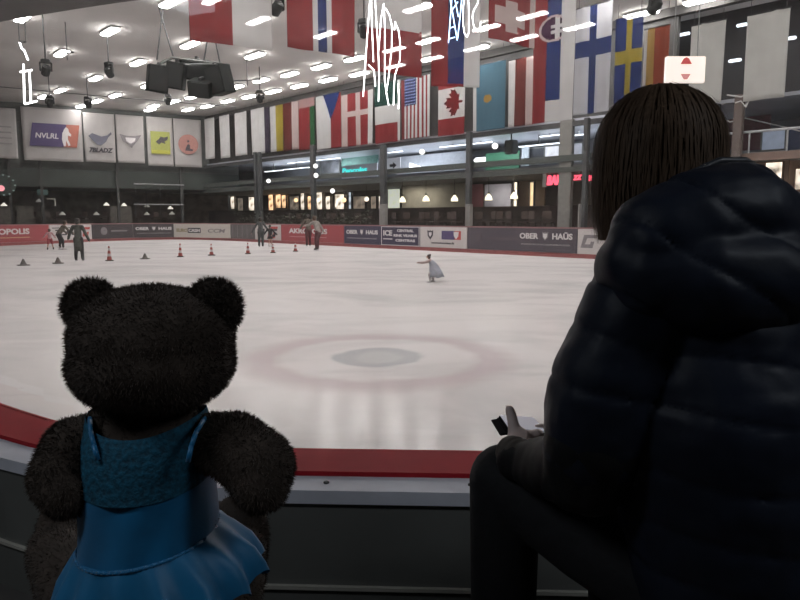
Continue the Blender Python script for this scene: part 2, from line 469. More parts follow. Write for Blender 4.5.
# steel posts on the long side
def post(px, wpx, y0, y1, o, material, name='column'):
    c, wd, h = R.rect(px - wpx / 2, px + wpx / 2, y0, y1, o)
    b = MB(); b.bbox((0, 0, h / 2), (wd, min(wd, 0.22), h), 0.02)
    return structure(name, b, material, loc=c, rz=R.th)
for px, wpx in ((256.5, 2.2), (260.5, 2.2), (313.5, 3.6), (383.5, 4.6), (468.8, 4.2)):
    post(px, wpx, 152 if px < 300 else 145 if px < 400 else 132, 236, 2.15, mm('post_dark', (0.075, 0.078, 0.08), 0.5, 0.2))
post(566, 12.5, 120, 232, 2.6, CONC)
post(585.5, 4.5, 118, 232, 2.1, mm('post_dark', (0.075, 0.078, 0.08), 0.5, 0.2))
post(737, 9, 95, 205, 1.9, mm('brown_steel', (0.13, 0.10, 0.09), 0.6))
for px, wpx in ((469, 5), (383.5, 6), (579.5, 2.4)):
    post(px, wpx, 204, 228, 1.2, mm('pale_sleeve', (0.27, 0.26, 0.25), 0.6), 'column_sleeve')

# ------------------------------------------------------------------ rink barrier and its advertising boards
def path_at(px, off=0.0):
    d = ray(px, 240); d = Vector((d.x, d.y)).normalized()
    for a, c in zip(FAR, FAR[1:]):
        a = Vector(a); c = Vector(c); e = c - a
        den = d.x * e.y - d.y * e.x
        if abs(den) < 1e-9: continue
        k = (a.x * e.y - a.y * e.x) / den
        s = (a.x * d.y - a.y * d.x) / den
        if k > 0 and -1e-6 <= s <= 1 + 1e-6: return d * k
    return None
path = [Vector(p) for p in FAR][::-1]
b = MB(); b.ribbon([tuple(p) for p in path], -0.05, 1.12, 0.12); structure('wall_rink_barrier', b, WHITE_V)
b = MB(); b.ribbon([tuple(p) for p in path], 0.0, 0.17, -0.03); structure('trim_kickboard', b, mm('kick_red', (0.33, 0.095, 0.095), 0.5, var=0.15))
b = MB(); b.ribbon([tuple(p) for p in path], 1.12, 1.19, 0.14); structure('trim_barrier_cap', b, mm('cap_pink', (0.32, 0.17, 0.17), 0.5))

def board(x0, x1, material, label, back=None):
    a = path_at(x0); c = path_at(x1); d = (c - a); wd = d.length - 0.05
    th = math.atan2(d.y, d.x)
    n = Vector((d.y, -d.x)).normalized() * 0.05
    mid = (a + c) / 2 + n
    bb = MB(); bb.box((0, 0, 0.475), (wd, 0.03, 0.95))
    o = put('advertising_board', bb, material, loc=(mid.x, mid.y, 0.18), rz=th)
    tag(o, label, 'advertising board', 'advertising boards around the rink')
    return o, wd
def shield(parent, x, z, h, material, y=-0.03, name='emblem'):
    bb = MB(); wv = h * 0.42
    bb.prism([(-wv, h / 2), (-wv * .35, h * .38), (0, h / 2), (wv * .35, h * .38), (wv, h / 2), (wv * 0.9, -h * .1), (0, -h / 2), (-wv * .9, -h * .1)], -0.006, 0.0)
    o = put(name, bb, material, parent); o.location = (x, y, z); return o
def swoosh(parent, x, z, wv, h, material, y=-0.03):
    """slanted open hockey-style emblem"""
    bb = MB()
    bb.prism([(-wv / 2, -h / 2), (-wv * .3, h * .5), (wv * .5, h * .5), (wv * .42, h * .25), (-wv * .12, h * .25), (-wv * .25, -h * .22), (wv * .05, -h * .22), (wv * .1, 0), (wv * .3, 0), (wv * .2, -h / 2)], -0.006, 0)
    o = put('emblem', bb, material, parent); o.location = (x, y, z); return o
def stripe(parent, x, z, wv, h, material, y=-0.03, name='text_line'):
    bb = MB(); bb.box((0, 0, 0), (wv, 0.006, h)); o = put(name, bb, material, parent); o.location = (x, y, z); return o
def ober(o, x, wv, umlaut=False, sub=True, z=0.52, h=0.22):
    lettering(o, 'OBER', x - wv * 0.31, z, wv * 0.36, h, INK_W)
    shield(o, x, z + h * .5, h * 1.5, INK_GREY)
    shield(o, x, z + h * .5, h * 1.0, INK_W, -0.038, 'emblem_face')
    lettering(o, 'HA\u00dcS' if umlaut else 'HAUS', x + wv * 0.31, z, wv * 0.36, h * (1.22 if umlaut else 1), INK_W)
    if sub: lettering(o, 'NEKILNOJAMASIS', x, z - 0.27, wv * 0.9, 0.085, mm('print_mid', (.36, .34, .35), .6), bold=0.01)

o, wd = board(-32, 49, RED_V, 'red advertising board beside the white one behind three skaters')
lettering(o, 'AKROPOLIS', -0.085 * wd, 0.44, wd * 0.63, 0.33, INK_W); stripe(o, -0.02 * wd, 0.26, wd * .5, 0.05, mm('print_gold', (0.6, 0.35, 0.2), 0.6))
o, wd = board(49, 91.5, WHITE_V, 'white advertising board with black lettering behind the dark coated skaters')
lettering(o, 'ZAS', -wd * .1, 0.30, wd * .6, 0.36, INK); swoosh(o, wd * .36, .48, wd * .2, .6, INK_RED)
stripe(o, -wd * .1, .76, wd * .7, .05, INK)
o, wd = board(91.5, 133, DARK_V, 'charcoal advertising board with a faint round emblem and dim text')
bb = MB(); bb.lathe([(0.26, 0), (0.26, 0.006)], seg=20); e = put('emblem', bb, INK_GREY, o); e.rotation_euler = (PI / 2, 0, 0); e.location = (-wd * .22, -.02, .5)
stripe(o, wd * .15, .5, wd * .4, .1, INK_GREY)
o, wd = board(133, 174.5, DARK_V, 'charcoal advertising board with white lettering, next to the cream one by the rink corner')
ober(o, 0, wd * .9)
o, wd = board(174.5, 231.5, mm('vinyl_cream', (0.56, 0.52, 0.48), 0.5, var=0.05), 'cream advertising board with dark lettering at the rink corner')
lettering(o, 'EURO', -wd * .34, .38, wd * .2, .24, mm('print_gold_dark', (0.25, 0.2, 0.1), .6)); stripe(o, -wd * .12, .5, wd * .23, .36, INK, name='text_block')
lettering(o, 'CASH', -wd * .12, .39, wd * .2, .22, INK_W, -.04); lettering(o, 'CCM', wd * .27, .36, wd * .3, .27, INK_GREY, bold=.02, slant=.2)
o, wd = board(231.5, 256, mm('gate_dark', (0.13, 0.12, 0.12), .6), 'dark grey gate panel in the barrier next to the cream board')
for k in range(5): stripe(o, wd * (-.4 + .2 * k), .48, .03, .85, INK_GREY, name='bar')
o, wd = board(256, 282, WHITE_V, 'white advertising board with a slanted dark emblem behind the skating pair')
swoosh(o, wd * .2, .48, wd * .42, .72, INK_RED); swoosh(o, wd * .24, .45, wd * .3, .5, INK, -.038); stripe(o, -wd * .25, .5, wd * .28, .4, INK)
o, wd = board(282, 345, RED_V, 'red advertising board behind the two tall skaters')
lettering(o, 'AKROPOLIS', -0.05 * wd, 0.46, wd * 0.62, 0.30, INK_W); stripe(o, -.05 * wd, .27, wd * .6, .04, mm('print_pink', (.6, .3, .3), .6))
o, wd = board(345, 382, NAVY_V, 'navy advertising board with white lettering and shield, next to a red one')
ober(o, 0, wd * .88)
o, wd = board(382, 421, NAVY_V, 'navy advertising board in a white frame with three lines of text')
for q in ((0, .93, wd, .03), (0, .02, wd, .03)): stripe(o, q[0], q[1], q[2], q[3], INK_W, name='border')
for q in (-.49, .49): stripe(o, wd * q, .475, .04, .9, INK_W, name='border')
lettering(o, 'ICE', -wd * .32, .48, wd * .24, .28, INK_W); stripe(o, -wd * .32, .32, wd * .25, .05, INK_W)
for k, t in enumerate(('CENTRAL', 'RINK VILNIUS', 'CENTRAS')): lettering(o, t, wd * .14, .68 - .24 * k, wd * (.42, .6, .5)[k], .13, INK_W)
o, wd = board(421, 468, WHITE_V, 'white advertising board with a black shield and a web address')
shield(o, -wd * .27, .58, .45, INK); shield(o, -wd * .27, .6, .22, INK_W, -.038, 'emblem_face')
stripe(o, wd * .12, .58, wd * .28, .4, INK_PURPLE, name='text_block'); stripe(o, wd * .32, .58, wd * .13, .4, INK_RED, name='text_block'); shield(o, wd * .29, .58, .36, INK_W, -.038)
lettering(o, 'www.hockey.lt', 0, .14, wd * .5, .12, INK)
o, wd = board(468, 578.5, mm('vinyl_slate', (0.075, .062, .078), .5), 'long slate grey advertising board with white lettering and a shield')
ober(o, wd * .24, wd * .46, True, h=.24); stripe(o, -wd * .15, .5, wd * .3, .12, mm('print_faint', (.10, .08, .095), .6)); shield(o, -wd * .38, .5, .4, mm('print_faint', (.10, .08, .095), .6))
o, wd = board(578.5, 640, WHITE_V, 'white advertising board with a grey slanted emblem beside the woman')
swoosh(o, -wd * .3, .48, wd * .3, .5, INK_GREY)
o, wd = board(640, 720, RED_V, 'red advertising board mostly behind the woman')

# ------------------------------------------------------------------ ceiling lamps
lamp_px = [(23,19),(110,33),(171,4),(190,46),(138,64),(95.5,79.5),(62,54.5),(60,91.5),(43.5,97.5),(97,102),(81,107),(115,96.5),(148,87),
 (153.5,107),(173,102.5),(192,98),(150,110.5),(188,110.5),(254.5,57),(214,1),(258,22),(325,36),(321,68),(289.5,75.5),(236,88),(227.5,102),(207,107),
 (249,97.5),(261,81.5),(273,92.5),(299,87),(328,81),(359,75),(354.5,60),(417.5,9.5),(486,29),(476,49.5),(432,59.5),(428,42),(524,39),(532,17),(579,28),
 (641,15.5),(703,1.5),(394,50.6),(394.5,67.3),(385.5,85)]
special = {(254.5,57): 'tube lamp just below the red and white striped flag on the ceiling', (258,22): 'tube lamp glimmering through the white half of the large red and white flag',
 (325,36): 'tube lamp glimmering through the red flag with a blue stripe', (23,19): 'tube lamp by the soffit in the ceiling corner above the white hockey banner',
 (110,33): 'tube lamp on the ceiling between soffit and hanging speakers', (190,46): 'tube lamp right above the hanging speaker cluster',
 (171,4): 'tube lamp at the top of the speaker cables', (417.5,9.5): 'tube lamp glimmering through the white half of the white over red flag',
 (394,50.6): 'tube lamp glimmering through the upper red part of the white over red flag', (394.5,67.3): 'tube lamp glimmering through the lower red part of the white over red flag',
 (486,29): 'tube lamp beside the white scribble reflection and the white cross flag', (476,49.5): 'tube lamp glimmering through the white stripe of the tricolour',
 (524,39): 'tube lamp glimmering under the white cross of the red flag', (579,28): 'tube lamp in front of the pale flag with the blue cross',
 (641,15.5): 'tube lamp above the blue flag with the yellow cross', (703,1.5): 'tube lamp above the two blank grey banners',
 (354.5,60): 'tube lamp between the blue striped flag and the white over red one', (138,64): 'tube lamp beside the top of the hanging speaker cluster',
 (62,54.5): 'tube lamp crossed by a thin hanging rod', (148,87): 'tube lamp half hidden by the side of the speaker cluster'}
TUBE = mm('lamp_tube', (0.9, 0.9, 0.9), 0.4, emit=(1.0, 0.965, 0.94), power=LAMP_POWER, var=0.0)
CASE = mm('lamp_case', (0.7, 0.7, 0.7), 0.5)
def make_lamp():
    r = empty('tube_lamp', (0, 0, 0))
    b = MB(); b.bbox((0, 0, 0.11), (1.36, 0.40, 0.08), 0.02); put('housing', b, CASE, r)
    b = MB(); b.bbox((0, 0, 0.035), (1.32, 0.35, 0.07), 0.03); put('diffuser', b, TUBE, r)
    return r
lamp0 = make_lamp(); used = []; spots = []
def place_lamp(p, label):
    o = lamp0 if not used else copy_tree(lamp0); used.append(1); spots.append(Vector((p[0], p[1])))
    o.location = p; o.rotation_euler = (0, 0, R.th)
    tag(o, label, 'ceiling lamp', 'tube lamps on the rink ceiling')
for q in lamp_px:
    p = at_z(q[0], q[1], CEIL - 0.17)
    place_lamp((p.x, p.y, CEIL - 0.17), special.get(q, 'slim white tube lamp added out of view over the near ice'))
# the same rows go on over the near ice, above the picture
for i in range(-4, 6):
    for j in range(-1, 7):
        p = Vector((-2 + 5.2 * i * 0.683 + 4.2 * j * 0.731, 8 - 5.2 * i * 0.731 + 4.2 * j * 0.683, 0))
        if p.y < 5.2 or p.y > 24.5 or abs(p.x) > 17: continue
        d = Vector((p.x, p.y, CEIL)) - EYE
        up = (d.z * math.cos(PITCH) + d.y * math.sin(PITCH)) / (d.y * math.cos(PITCH) - d.z * math.sin(PITCH)) * FOC
        if up < 318 or (Vector((p.x, p.y)) - Vector((22, 5))).length < 3: continue
        place_lamp((p.x, p.y, CEIL - 0.17), 'slim white tube lamp added out of view over the near ice')

for k in range(12):      # extra lamps added out of view to brighten the near ice
    q = Vector((-6.4 + 3.3 * (k % 6), 6.4 if k < 6 else 9.6))
    if min((q - s_).length for s_ in spots) < 1.9 or (k % 6 == 0 and k < 6): continue
    place_lamp((q.x, q.y, CEIL - 0.17), 'slim white tube lamp added out of view over the near ice')

# unseen fill lights added to brighten the gallery storey and the cafe
for t in (-20, -13, -6, 1, 8):
    for z, o_, pw, col in ((5.58, 5.4, 95, (.88, .93, 1)), (3.58, 6.3, 75, (1, .90, .76))):
        ld = bpy.data.lights.new('gallery_fill', 'AREA'); ld.shape = 'RECTANGLE'; ld.size = 2.6; ld.size_y = .25; ld.energy = pw; ld.color = col
        lo = bpy.data.objects.new('gallery_fill', ld); COL.objects.link(lo); lo.location = R.pt(t, o_, z); lo.rotation_euler = (0, 0, R.th)
for t in (-19, -12, -5, 2, 8.5):     # unseen uplights added to brighten the gallery ceiling
    ld = bpy.data.lights.new('gallery_uplight_fill', 'AREA'); ld.shape = 'RECTANGLE'; ld.size = 4.5; ld.size_y = .3; ld.energy = 70; ld.color = (.86, .92, 1)
    lo = bpy.data.objects.new('gallery_uplight_fill', ld); COL.objects.link(lo); lo.location = R.pt(t, 6.2, 4.35); lo.rotation_euler = (PI, 0, R.th)

# ------------------------------------------------------------------ flags and banners
fW = (0.84, 0.83, 0.82); fR = (0.37, 0.062, 0.066); fB = (0.045, 0.075, 0.25); fK = (0.07, 0.07, 0.07); fY = (0.52, 0.42, 0.08)
fG = (0.05, 0.16, 0.07); fP = (0.72, 0.60, 0.58); fM = (0.24, 0.065, 0.058); fS = (0.13, 0.26, 0.34)
def flag(name, label, cat, group, c, th, wd, h, design, nx=40, ny=48, wave=0.035, cord=0.0, skew=0.0):
    """hanging cloth: base centre c, facing -y in its own frame, gently folded"""
    bm = bmesh.new(); lay = bm.loops.layers.color.new('dye')
    ph = random.random() * 6
    g = []
    for j in range(ny + 1):
        v = j / ny; row = []
        for i in range(nx + 1):
            u = i / nx
            y = wave * math.sin(u * 7 + ph + v * 1.2) * (0.25 + 0.75 * v) + wave * 0.4 * math.sin(u * 17 + ph * 2)
            x = (u - 0.5) * wd * (1 - 0.02 * v)
            row.append(bm.verts.new((x, y, h * (1 - v) + skew * (u - 0.5))))
        g.append(row)
    for j in range(ny):
        for i in range(nx):
            f = bm.faces.new((g[j][i], g[j + 1][i], g[j + 1][i + 1], g[j][i + 1]))
            col = design((i + 0.5) / nx, (j + 0.5) / ny); f.smooth = True
            for l in f.loops: l[lay] = (*[lin2s(x) for x in col], 1)
    me = bpy.data.meshes.new(name); bm.to_mesh(me); bm.free()
    o = put(name, me, DENSE if 'banner' in name else CLOTH, loc=c, rz=th); tag(o, label, cat, group)
    sol = o.modifiers.new('thickness', 'SOLIDIFY'); sol.thickness = 0.004
    b = MB(); b.cone((-wd / 2 - .02, 0, h), (wd / 2 + .02, 0, h), 0.022, 0.022, 8); put('rod', b, DARKSTEEL, o)
    top = CEIL - c[2]
    if cord and top - h > 0.05:
        for sx in (-.42, .42):
            b = MB(); b.cone((sx * wd, 0, h), (sx * wd, 0, top), 0.008, 0.008, 6); put('cord', b, DARKSTEEL, o)
    return o
def lin2s(x): return 12.92 * x if x <= 0.0031308 else 1.055 * x ** (1 / 2.4) - 0.055
def vstripes(*seq):
    def f(u, v):
        for lim, c in seq:
            if u < lim: return c
        return seq[-1][1]
    return f
plain = lambda u, v: fW
FG = 'national flags over the far boards'
def wallflag(x0, x1, y0, y1, label, design, o=2.2, cat='flag', group=FG, name='hanging_flag', **k):
    c, wd, h = R.rect(x0, x1, y0, y1, o)
    k.setdefault('cord', 1)
    return flag(name, label, cat, group, c, R.th, wd, h, design, **k)
BG = 'blank white banners near the rink corner'
for x0, x1, y0, y1, lab in ((205, 214.5, 118, 159, 'narrow blank white banner hanging closest to the pink disc banner'), (219.5, 229.5, 115, 158, 'second narrow blank white banner from the pink disc banner'),
                            (235, 247, 112, 155.5, 'third narrow blank white banner from the pink disc banner'), (251, 264.5, 108, 154, 'fourth narrow blank white banner, just before the purple and yellow cloths')):
    wallflag(x0, x1, y0, y1, lab, plain, cat='banner', group=BG, name='hanging_banner', nx=16, ny=16)
wallflag(265, 270, 107, 153, 'thin dark purple cloth between blank white banner and the white and yellow flag', lambda u, v: (.09, .075, .11), nx=10, ny=10)
wallflag(270.5, 283, 105, 151.5, 'narrow flag with white and yellow upright stripes', vstripes((.45, fW), (1, fY)), nx=20, ny=16)
wallflag(283, 298.5, 102, 150, 'dark red flag with one pale stripe beside the yellow striped flag', vstripes((.6, fM), (1, fP)), nx=20, ny=16)
def belarus(u, v):
    if v < .17: return fR if (int(u * 14) + int(v * 40)) % 2 else fP
    return fR if u < .68 else fG
wallflag(299, 315, 98, 149.5, 'red and green flag with a patterned band along its top', belarus, nx=28, ny=40)
def czech(u, v):
    if u > .62: base = fR
    else: base = fW
    k = v / .48
    if k < 1 and .30 + .32 * k < u < .96 - .34 * k: return fB
    return base
wallflag(316, 341, 94, 148.5, 'white and red flag with a blue triangle pointing down', czech, nx=60, ny=70)
def denmark(u, v):
    if u < .2 or u > .84: return fP if u < .2 else fW
    if .46 < u < .6 or .34 < v < .45: return fP
    return fR
wallflag(341.5, 373, 92, 145.5, 'red flag with a pale cross between white side strips', denmark, nx=50, ny=50)
wallflag(374.5, 400, 82, 142.5, 'flag with dark green, white and red level bands', lambda u, v: fW if u > .9 else ((.05, .12, .10) if v < .38 else (fW if v < .68 else fR)), nx=30, ny=50)
def usa(u, v):
    if u < .12: return (.3, .08, .08)
    if u < .56 and v < .45:
        return fW if (int(u * 52) % 3 == 1 and int(v * 60) % 3 == 1) else fB
    return fR if int((u - .12) / .88 * 13) % 2 else fW
wallflag(401, 429.5, 77, 138, 'flag with a starred blue field and red and white upright stripes', usa, nx=52, ny=60)
leaf = [(0, .5), (.1, .3), (.2, .36), (.18, .1), (.32, .22), (.36, .12), (.5, .14), (.44, -.02), (.5, -.06), (.26, -.24), (.28, -.32), (.04, -.28), (.03, -.5)]
leaf = leaf + [(-x, y) for x, y in leaf[::-1]]
def inpoly(x, y, P):
    r = False; n = len(P); j = n - 1
    for i in range(n):
        if (P[i][1] > y) != (P[j][1] > y) and x < (P[j][0] - P[i][0]) * (y - P[i][1]) / (P[j][1] - P[i][1]) + P[i][0]: r = not r
        j = i
    return r
def canada(u, v):
    if v < .27 or v > .74: return fR
    x = (v - .5) / .42; y = -(u - .56) / .72
    return (.30, .035, .04) if inpoly(x, y, leaf) else fP if False else ((.30, .035, .04) if inpoly(x, y, leaf) else fW)
wallflag(438.5, 465, 70, 135, 'red and white flag with a dark red leaf lying sideways', canada, nx=70, ny=110)
def kaz(u, v):
    if u < .1: return fW
    if (u - .45) ** 2 + ((v - .52) * 2.2) ** 2 < .018: return (.55, .36, .12)
    return fS
wallflag(473.5, 505, 63, 130, 'light blue flag with a small orange sun and white hem', kaz, nx=50, ny=60)
wallflag(508, 533.5, 58, 126, 'flag with white and brownish red upright stripes beside the light blue flag', vstripes((.28, fW), (.7, fM), (1, fP)), nx=36, ny=16)
def slovakia(u, v):
    x = (u - .5) / .36; y = (v - .285) / .10
    if x * x + y * y < 1.02 and u < .68:
        if .70 < x * x + y * y < 1.02: return fP
        if abs(x - .25) < .13 or (abs(x - .25) < .42 and (abs(y + .12) < .12 or abs(y - .3) < .12)): return fW
        return (.10, .03, .09)
    if u < .34: return fR
    if u < .67: return fB if v < .83 else fW
    return fW
wallflag(533, 574, -9, 121.5, 'tall red, blue and white flag with a dark round shield', slovakia, o=-3.3, nx=70, ny=120)
def finland(u, v):
    return fB if .38 < u < .59 or .32 < v < .47 else (.82, .83, .87)
wallflag(575, 611, 5, 113, 'white flag with a broad blue cross', finland, o=-1.0, nx=60, ny=60)
def sweden(u, v):
    return fY if .40 < u < .62 or .37 < v < .52 else fB
wallflag(615, 641.5, 17, 106, 'blue flag with a yellow cross above the woman', sweden, o=1.0, nx=60, ny=60)
wallflag(643.5, 668.5, 27, 100, 'cream, orange and red striped flag above the hair of the woman', vstripes((.12, fW), (.4, (.62, .40, .13)), (1, (.40, .09, .05))), o=1.9, nx=40, ny=16)
for x0, x1, y0, y1, lab in ((690, 723.5, 23, 104, 'blank pale grey banner beside the reflected sign with two red triangles'), (745.5, 787, 12, 99, 'blank pale grey banner nearer to the picture edge, beyond the brown post')):
    wallflag(x0, x1, y0, y1, lab, lambda u, v: (.80, .80, .77), o=1.6, cat='banner', group='blank grey banners', name='hanging_banner', nx=16, ny=16)

NG = 'large flags hanging over the middle of the rink'
def nearflag(x0, x1, ybl, ybr, d, label, design, z1=9.32, dirv=(.85, .5), **k):
    xm = (x0 + x1) / 2; ym = (ybl + ybr) / 2
    p = at_y(xm, ym, d); th = math.atan2(dirv[1], dirv[0])
    PL = Plane((p.x, p.y), th)
    a = PL.hit(x0, ym); e = PL.hit(x1, ym); c = (a + e) / 2; c.z = p.z
    zl = PL.hit(x0, ybl).z; zr = PL.hit(x1, ybr).z
    return flag('hanging_flag', label, 'flag', NG, c, th, (e - a).length, z1 - p.z, design, cord=1, skew=zr - zl, **k)
nearflag(190, 273, 40, 51, 17.2, 'large flag half red, half white, over the hanging speakers', vstripes((.50, fR), (1, fW)), nx=48, ny=10)
nearflag(287, 355.5, 47, 57, 18.0, 'large red flag with a white edged blue stripe', vstripes((.37, fR), (.44, fW), (.575, fB), (.64, fW), (1, fR)), nx=70, ny=10)
nearflag(366, 422, 70, 78, 20.0, 'large flag, white above red, behind the white scribble reflection', lambda u, v: fW if v < .66 - .035 * (u - .5) else fR, nx=48, ny=80)
nearflag(431, 480, 86, 87.5, 22.0, 'large red, blue and white tricolour behind the blue scribble reflection', lambda u, v: (fR if v > .975 and u < .66 else (fR if u < .335 else (fB if u < .66 else fW))), nx=60, ny=40, dirv=(.97, .22))
def swiss(u, v):
    if u > .88: return fP
    x = (u - .45); y = v - .80
    if abs(x) < .125 and abs(y - .0) < .125: return fP
    if abs(x) < .33 and abs(y) < .062: return fP
    return fR
nearflag(489, 535, 37.5, 49, 18.2, 'large red flag with a white cross', swiss, nx=60, ny=90)

# printed club banners on the end wall
def club(x0, x1, y0, y1, label):
    c, wd, h = L.rect(x0, x1, y0, y1, -0.5)
    o = flag('club_banner', label, 'banner', 'club banners on the end wall', c, L.th, wd, h, lambda u, v: (.84, .81, .79), nx=16, ny=16, wave=.02, cord=1)
    return o, wd, h
DY = -.12
o, wd, h = club(-22, 17, 107, 158, 'white club banner with faint grey text lines, cut by the picture edge')
for k in range(4): stripe(o, wd * .15, h * (.62 - .11 * k), wd * .4, .1, mm('print_pale', (.45, .43, .42), .6), DY)
o, wd, h = club(22, 82.5, 108, 161, 'wide white club banner with a purple and red hockey logo')
def sheared(x0, x1, z0, z1, sh): return [(x0 - sh, z0), (x1 - sh, z0), (x1 + sh, z1), (x0 + sh, z1)]
b = MB(); b.prism(sheared(-wd * .36, wd * .2, h * .27, h * .70, .12), -.01, 0); e = put('logo_field', b, INK_PURPLE, o); e.location = (0, DY, 0)
b = MB(); b.prism(sheared(wd * .2, wd * .42, h * .27, h * .70, .12), -.01, 0); e = put('logo_field', b, mm('print_rust', (.42, .14, .10), .6), o); e.location = (0, DY, 0)
lettering(o, 'NVLRL', -wd * .1, h * .42, wd * .38, h * .10, INK_W, DY - .02, .02, .15)
b = MB(); b.prism([(.0, .1), (-.1, .55), (-.05, 1.0), (.08, 1.28), (.2, 1.42), (.34, 1.3), (.36, 1.1), (.5, .95), (.48, .78), (.3, .85), (.28, .6), (.42, .2), (.3, .12), (.16, .5), (.12, .1)], -.01, 0)
e = put('logo_player', b, INK_W, o); e.location = (wd * .17, DY - .015, h * .26)
o, wd, h = club(84, 115, 113, 162, 'white club banner with a dark beast figure above slanted lettering')
b = MB(); b.prism([(-.75, .35), (-.5, .55), (.1, .35), (.5, .45), (.75, .7), (.8, .55), (.55, .3), (.4, .0), (.05, -.3), (-.2, -.25), (-.5, .05)], -.01, 0); e = put('logo_beast', b, mm('print_slate', (.13, .13, .17), .6), o); e.location = (0, DY, h * .42)
lettering(o, '7BLADZ', .05, h * .19, wd * .78, h * .10, INK, DY, .05, .25)
o, wd, h = club(116.5, 144, 115, 163, 'white club banner with a dark winged triangle emblem')
b = MB(); b.prism([(-.75, .5), (-.3, .38), (.3, .38), (.75, .5), (.5, .1), (.15, -.3), (.05, -.5), (-.1, -.3), (-.55, .0)], -.01, 0); e = put('logo_wing', b, INK_GREY, o); e.location = (0, DY, h * .45)
b = MB(); b.prism([(-.35, .25), (.35, .25), (.25, 0), (0, -.18), (-.3, 0)], -.01, 0); e = put('logo_field', b, INK_W, o); e.location = (0, DY - .015, h * .45)
o, wd, h = club(147, 173, 117, 166, 'white club banner with a yellow green rounded square logo')
b = MB(); b.bbox((0, 0, 0), (wd * .74, .02, h * .46), .009); e = put('logo_field', b, mm('print_lime', (.34, .36, .09), .6), o); e.location = (0, DY, h * .47)
b = MB(); b.prism([(-.45, -.1), (-.2, .1), (-.1, .3), (.15, .22), (.45, .32), (.4, .05), (.2, -.05), (.25, -.25), (-.05, -.15), (-.2, -.32)], -.01, 0); e = put('logo_beast', b, INK, o); e.location = (.1, DY - .02, h * .52)
stripe(o, 0, h * .29, wd * .7, .22, mm('print_yellow', (.45, .43, .06), .6), DY - .02)
o, wd, h = club(174, 201.5, 119, 167, 'white club banner with a pink disc logo')
b = MB(); b.lathe([(wd * .36, -.01), (wd * .36, .01)], seg=28); e = put('logo_field', b, mm('print_salmon', (.45, .22, .19), .6), o); e.rotation_euler = (PI / 2, 0, 0); e.location = (0, DY, h * .47)
b = MB(); b.prism([(-.25, -.4), (.3, -.42), (.35, -.3), (.1, -.25), (.12, 0), (0, .12), (-.1, 0), (-.2, -.2)], -.01, 0); b.ball((0, -.005, .3), .09, 10, (1, .1, 1)); e = put('logo_figure', b, INK, o); e.location = (0, DY - .02, h * .45)

# ------------------------------------------------------------------ things hanging from the hall ceiling
# loudspeaker cluster
pc = at_y(190, 76, 26.0); s = 26.0 / FOC
cl = empty('speaker_cluster', pc, 0, 'cluster of black loudspeakers hung on cables under the ceiling', 'loudspeaker')
def lp(px, py, dy=0): q = at_y(px, py, 26.0 + dy) - pc; return q
SPK = mm('speaker_black', (0.010, 0.013, 0.012), .7, var=.3, spec=.2); GRL = mm('speaker_grille', (0.014, 0.017, 0.016), .6, var=.3, scale=30)
def cabinet(px, py, wpx, hpx, ry, rz, dy=0.0, dep=.7, rx=0.15):
    q = lp(px, py, dy); rot = Matrix.Rotation(rz, 4, 'Z') @ Matrix.Rotation(ry, 4, 'Y') @ Matrix.Rotation(rx, 4, 'X')
    b = MB(); wv = wpx * s; hv = hpx * s
    b.prism([(-wv * .5, -hv * .5), (wv * .5, -hv * .5), (wv * .5, hv * .5), (-wv * .5, hv * .5)], -dep / 2, dep / 2)
    bmesh.ops.bevel(b.bm, geom=list(b.bm.edges), offset=.03, segments=1, affect='EDGES')
    o = put('speaker_cabinet', b, SPK, cl); o.matrix_local = Matrix.Translation(q) @ rot
    b = MB(); b.box((0, -dep / 2 - .01, 0), (wv * .86, .03, hv * .86)); put('grille', b, GRL, o)
    b = MB(); b.box((0, 0, hv / 2 + .05), (.1, .3, .12)); put('bracket', b, DARKSTEEL, o)
cabinet(157.5, 79, 19, 25, .10, .5); cabinet(176, 76, 17, 25, .14, .15, .2); cabinet(197, 70, 30, 20, .10, 0, .9)
cabinet(202, 88, 22, 15, .12, -.1, -.1, rx=.4); cabinet(220, 80, 19, 27, -.16, -.45)
b = MB(); b.tube([lp(155, 66), lp(172, 58, .3), lp(221, 63.5, .2)], .05); b.tube([lp(155, 66), lp(221, 63.5, .2)], .04); put('frame', b, STEEL, cl)
for pts in ((157, 60, 162, 18), (173, 56, 162, 18), (204, 61, 211, 18), (220, 63, 211, 18)):
    a = lp(pts[0], pts[1]); e = lp(pts[2], pts[3]); k = (CEIL - pc.z - a.z) / (e.z - a.z); e = a + (e - a) * k
    b = MB(); b.cone(a, e, .03, .03, 6); put('cable', b, DARKSTEEL, cl)

# moving-head spotlights
def spot(px, py, d, label, rz, drop=None):
    p = at_y(px, py, d)
    r = empty('stage_spotlight', p, rz, label, 'spotlight', 'stage spotlights under the ceiling')
    b = MB(); b.bbox((0, 0, .33), (.34, .26, .14), .03); put('base', b, BLACKP, r)
    if CEIL - p.z > .42:
        b = MB(); b.cone((0, 0, .4), (0, 0, CEIL - p.z), .025, .025, 8); put('rod', b, DARKSTEEL, r)
    b = MB(); b.bbox((-.2, 0, .12), (.06, .12, .36), .02); b.bbox((.2, 0, .12), (.06, .12, .36), .02); b.bbox((0, 0, .27), (.44, .14, .05), .015); put('yoke', b, BLACKP, r)
    b = MB(); b.lathe([(.09, -.24), (.15, -.2), (.17, 0), (.15, .16), (.08, .2)], seg=16)
    h = put('lamp_head', b, BLACKP, r); h.rotation_euler = (.7, .3, 0)
    b = MB(); b.lathe([(.09, -.25), (.07, -.255), (0, -.24)], seg=16); put('lens', b, mm('lens', (.15, .15, .17), .1), h)
spot(46, 70, 27, 'dark stage spotlight nearest to the soffit, before the club banners', .4)
spot(109, 72, 29, 'dark stage spotlight between the soffit and the speaker cluster', -.5)
spot(50, 103, 36, 'dark stage spotlight just above the wide hockey banner', .2)
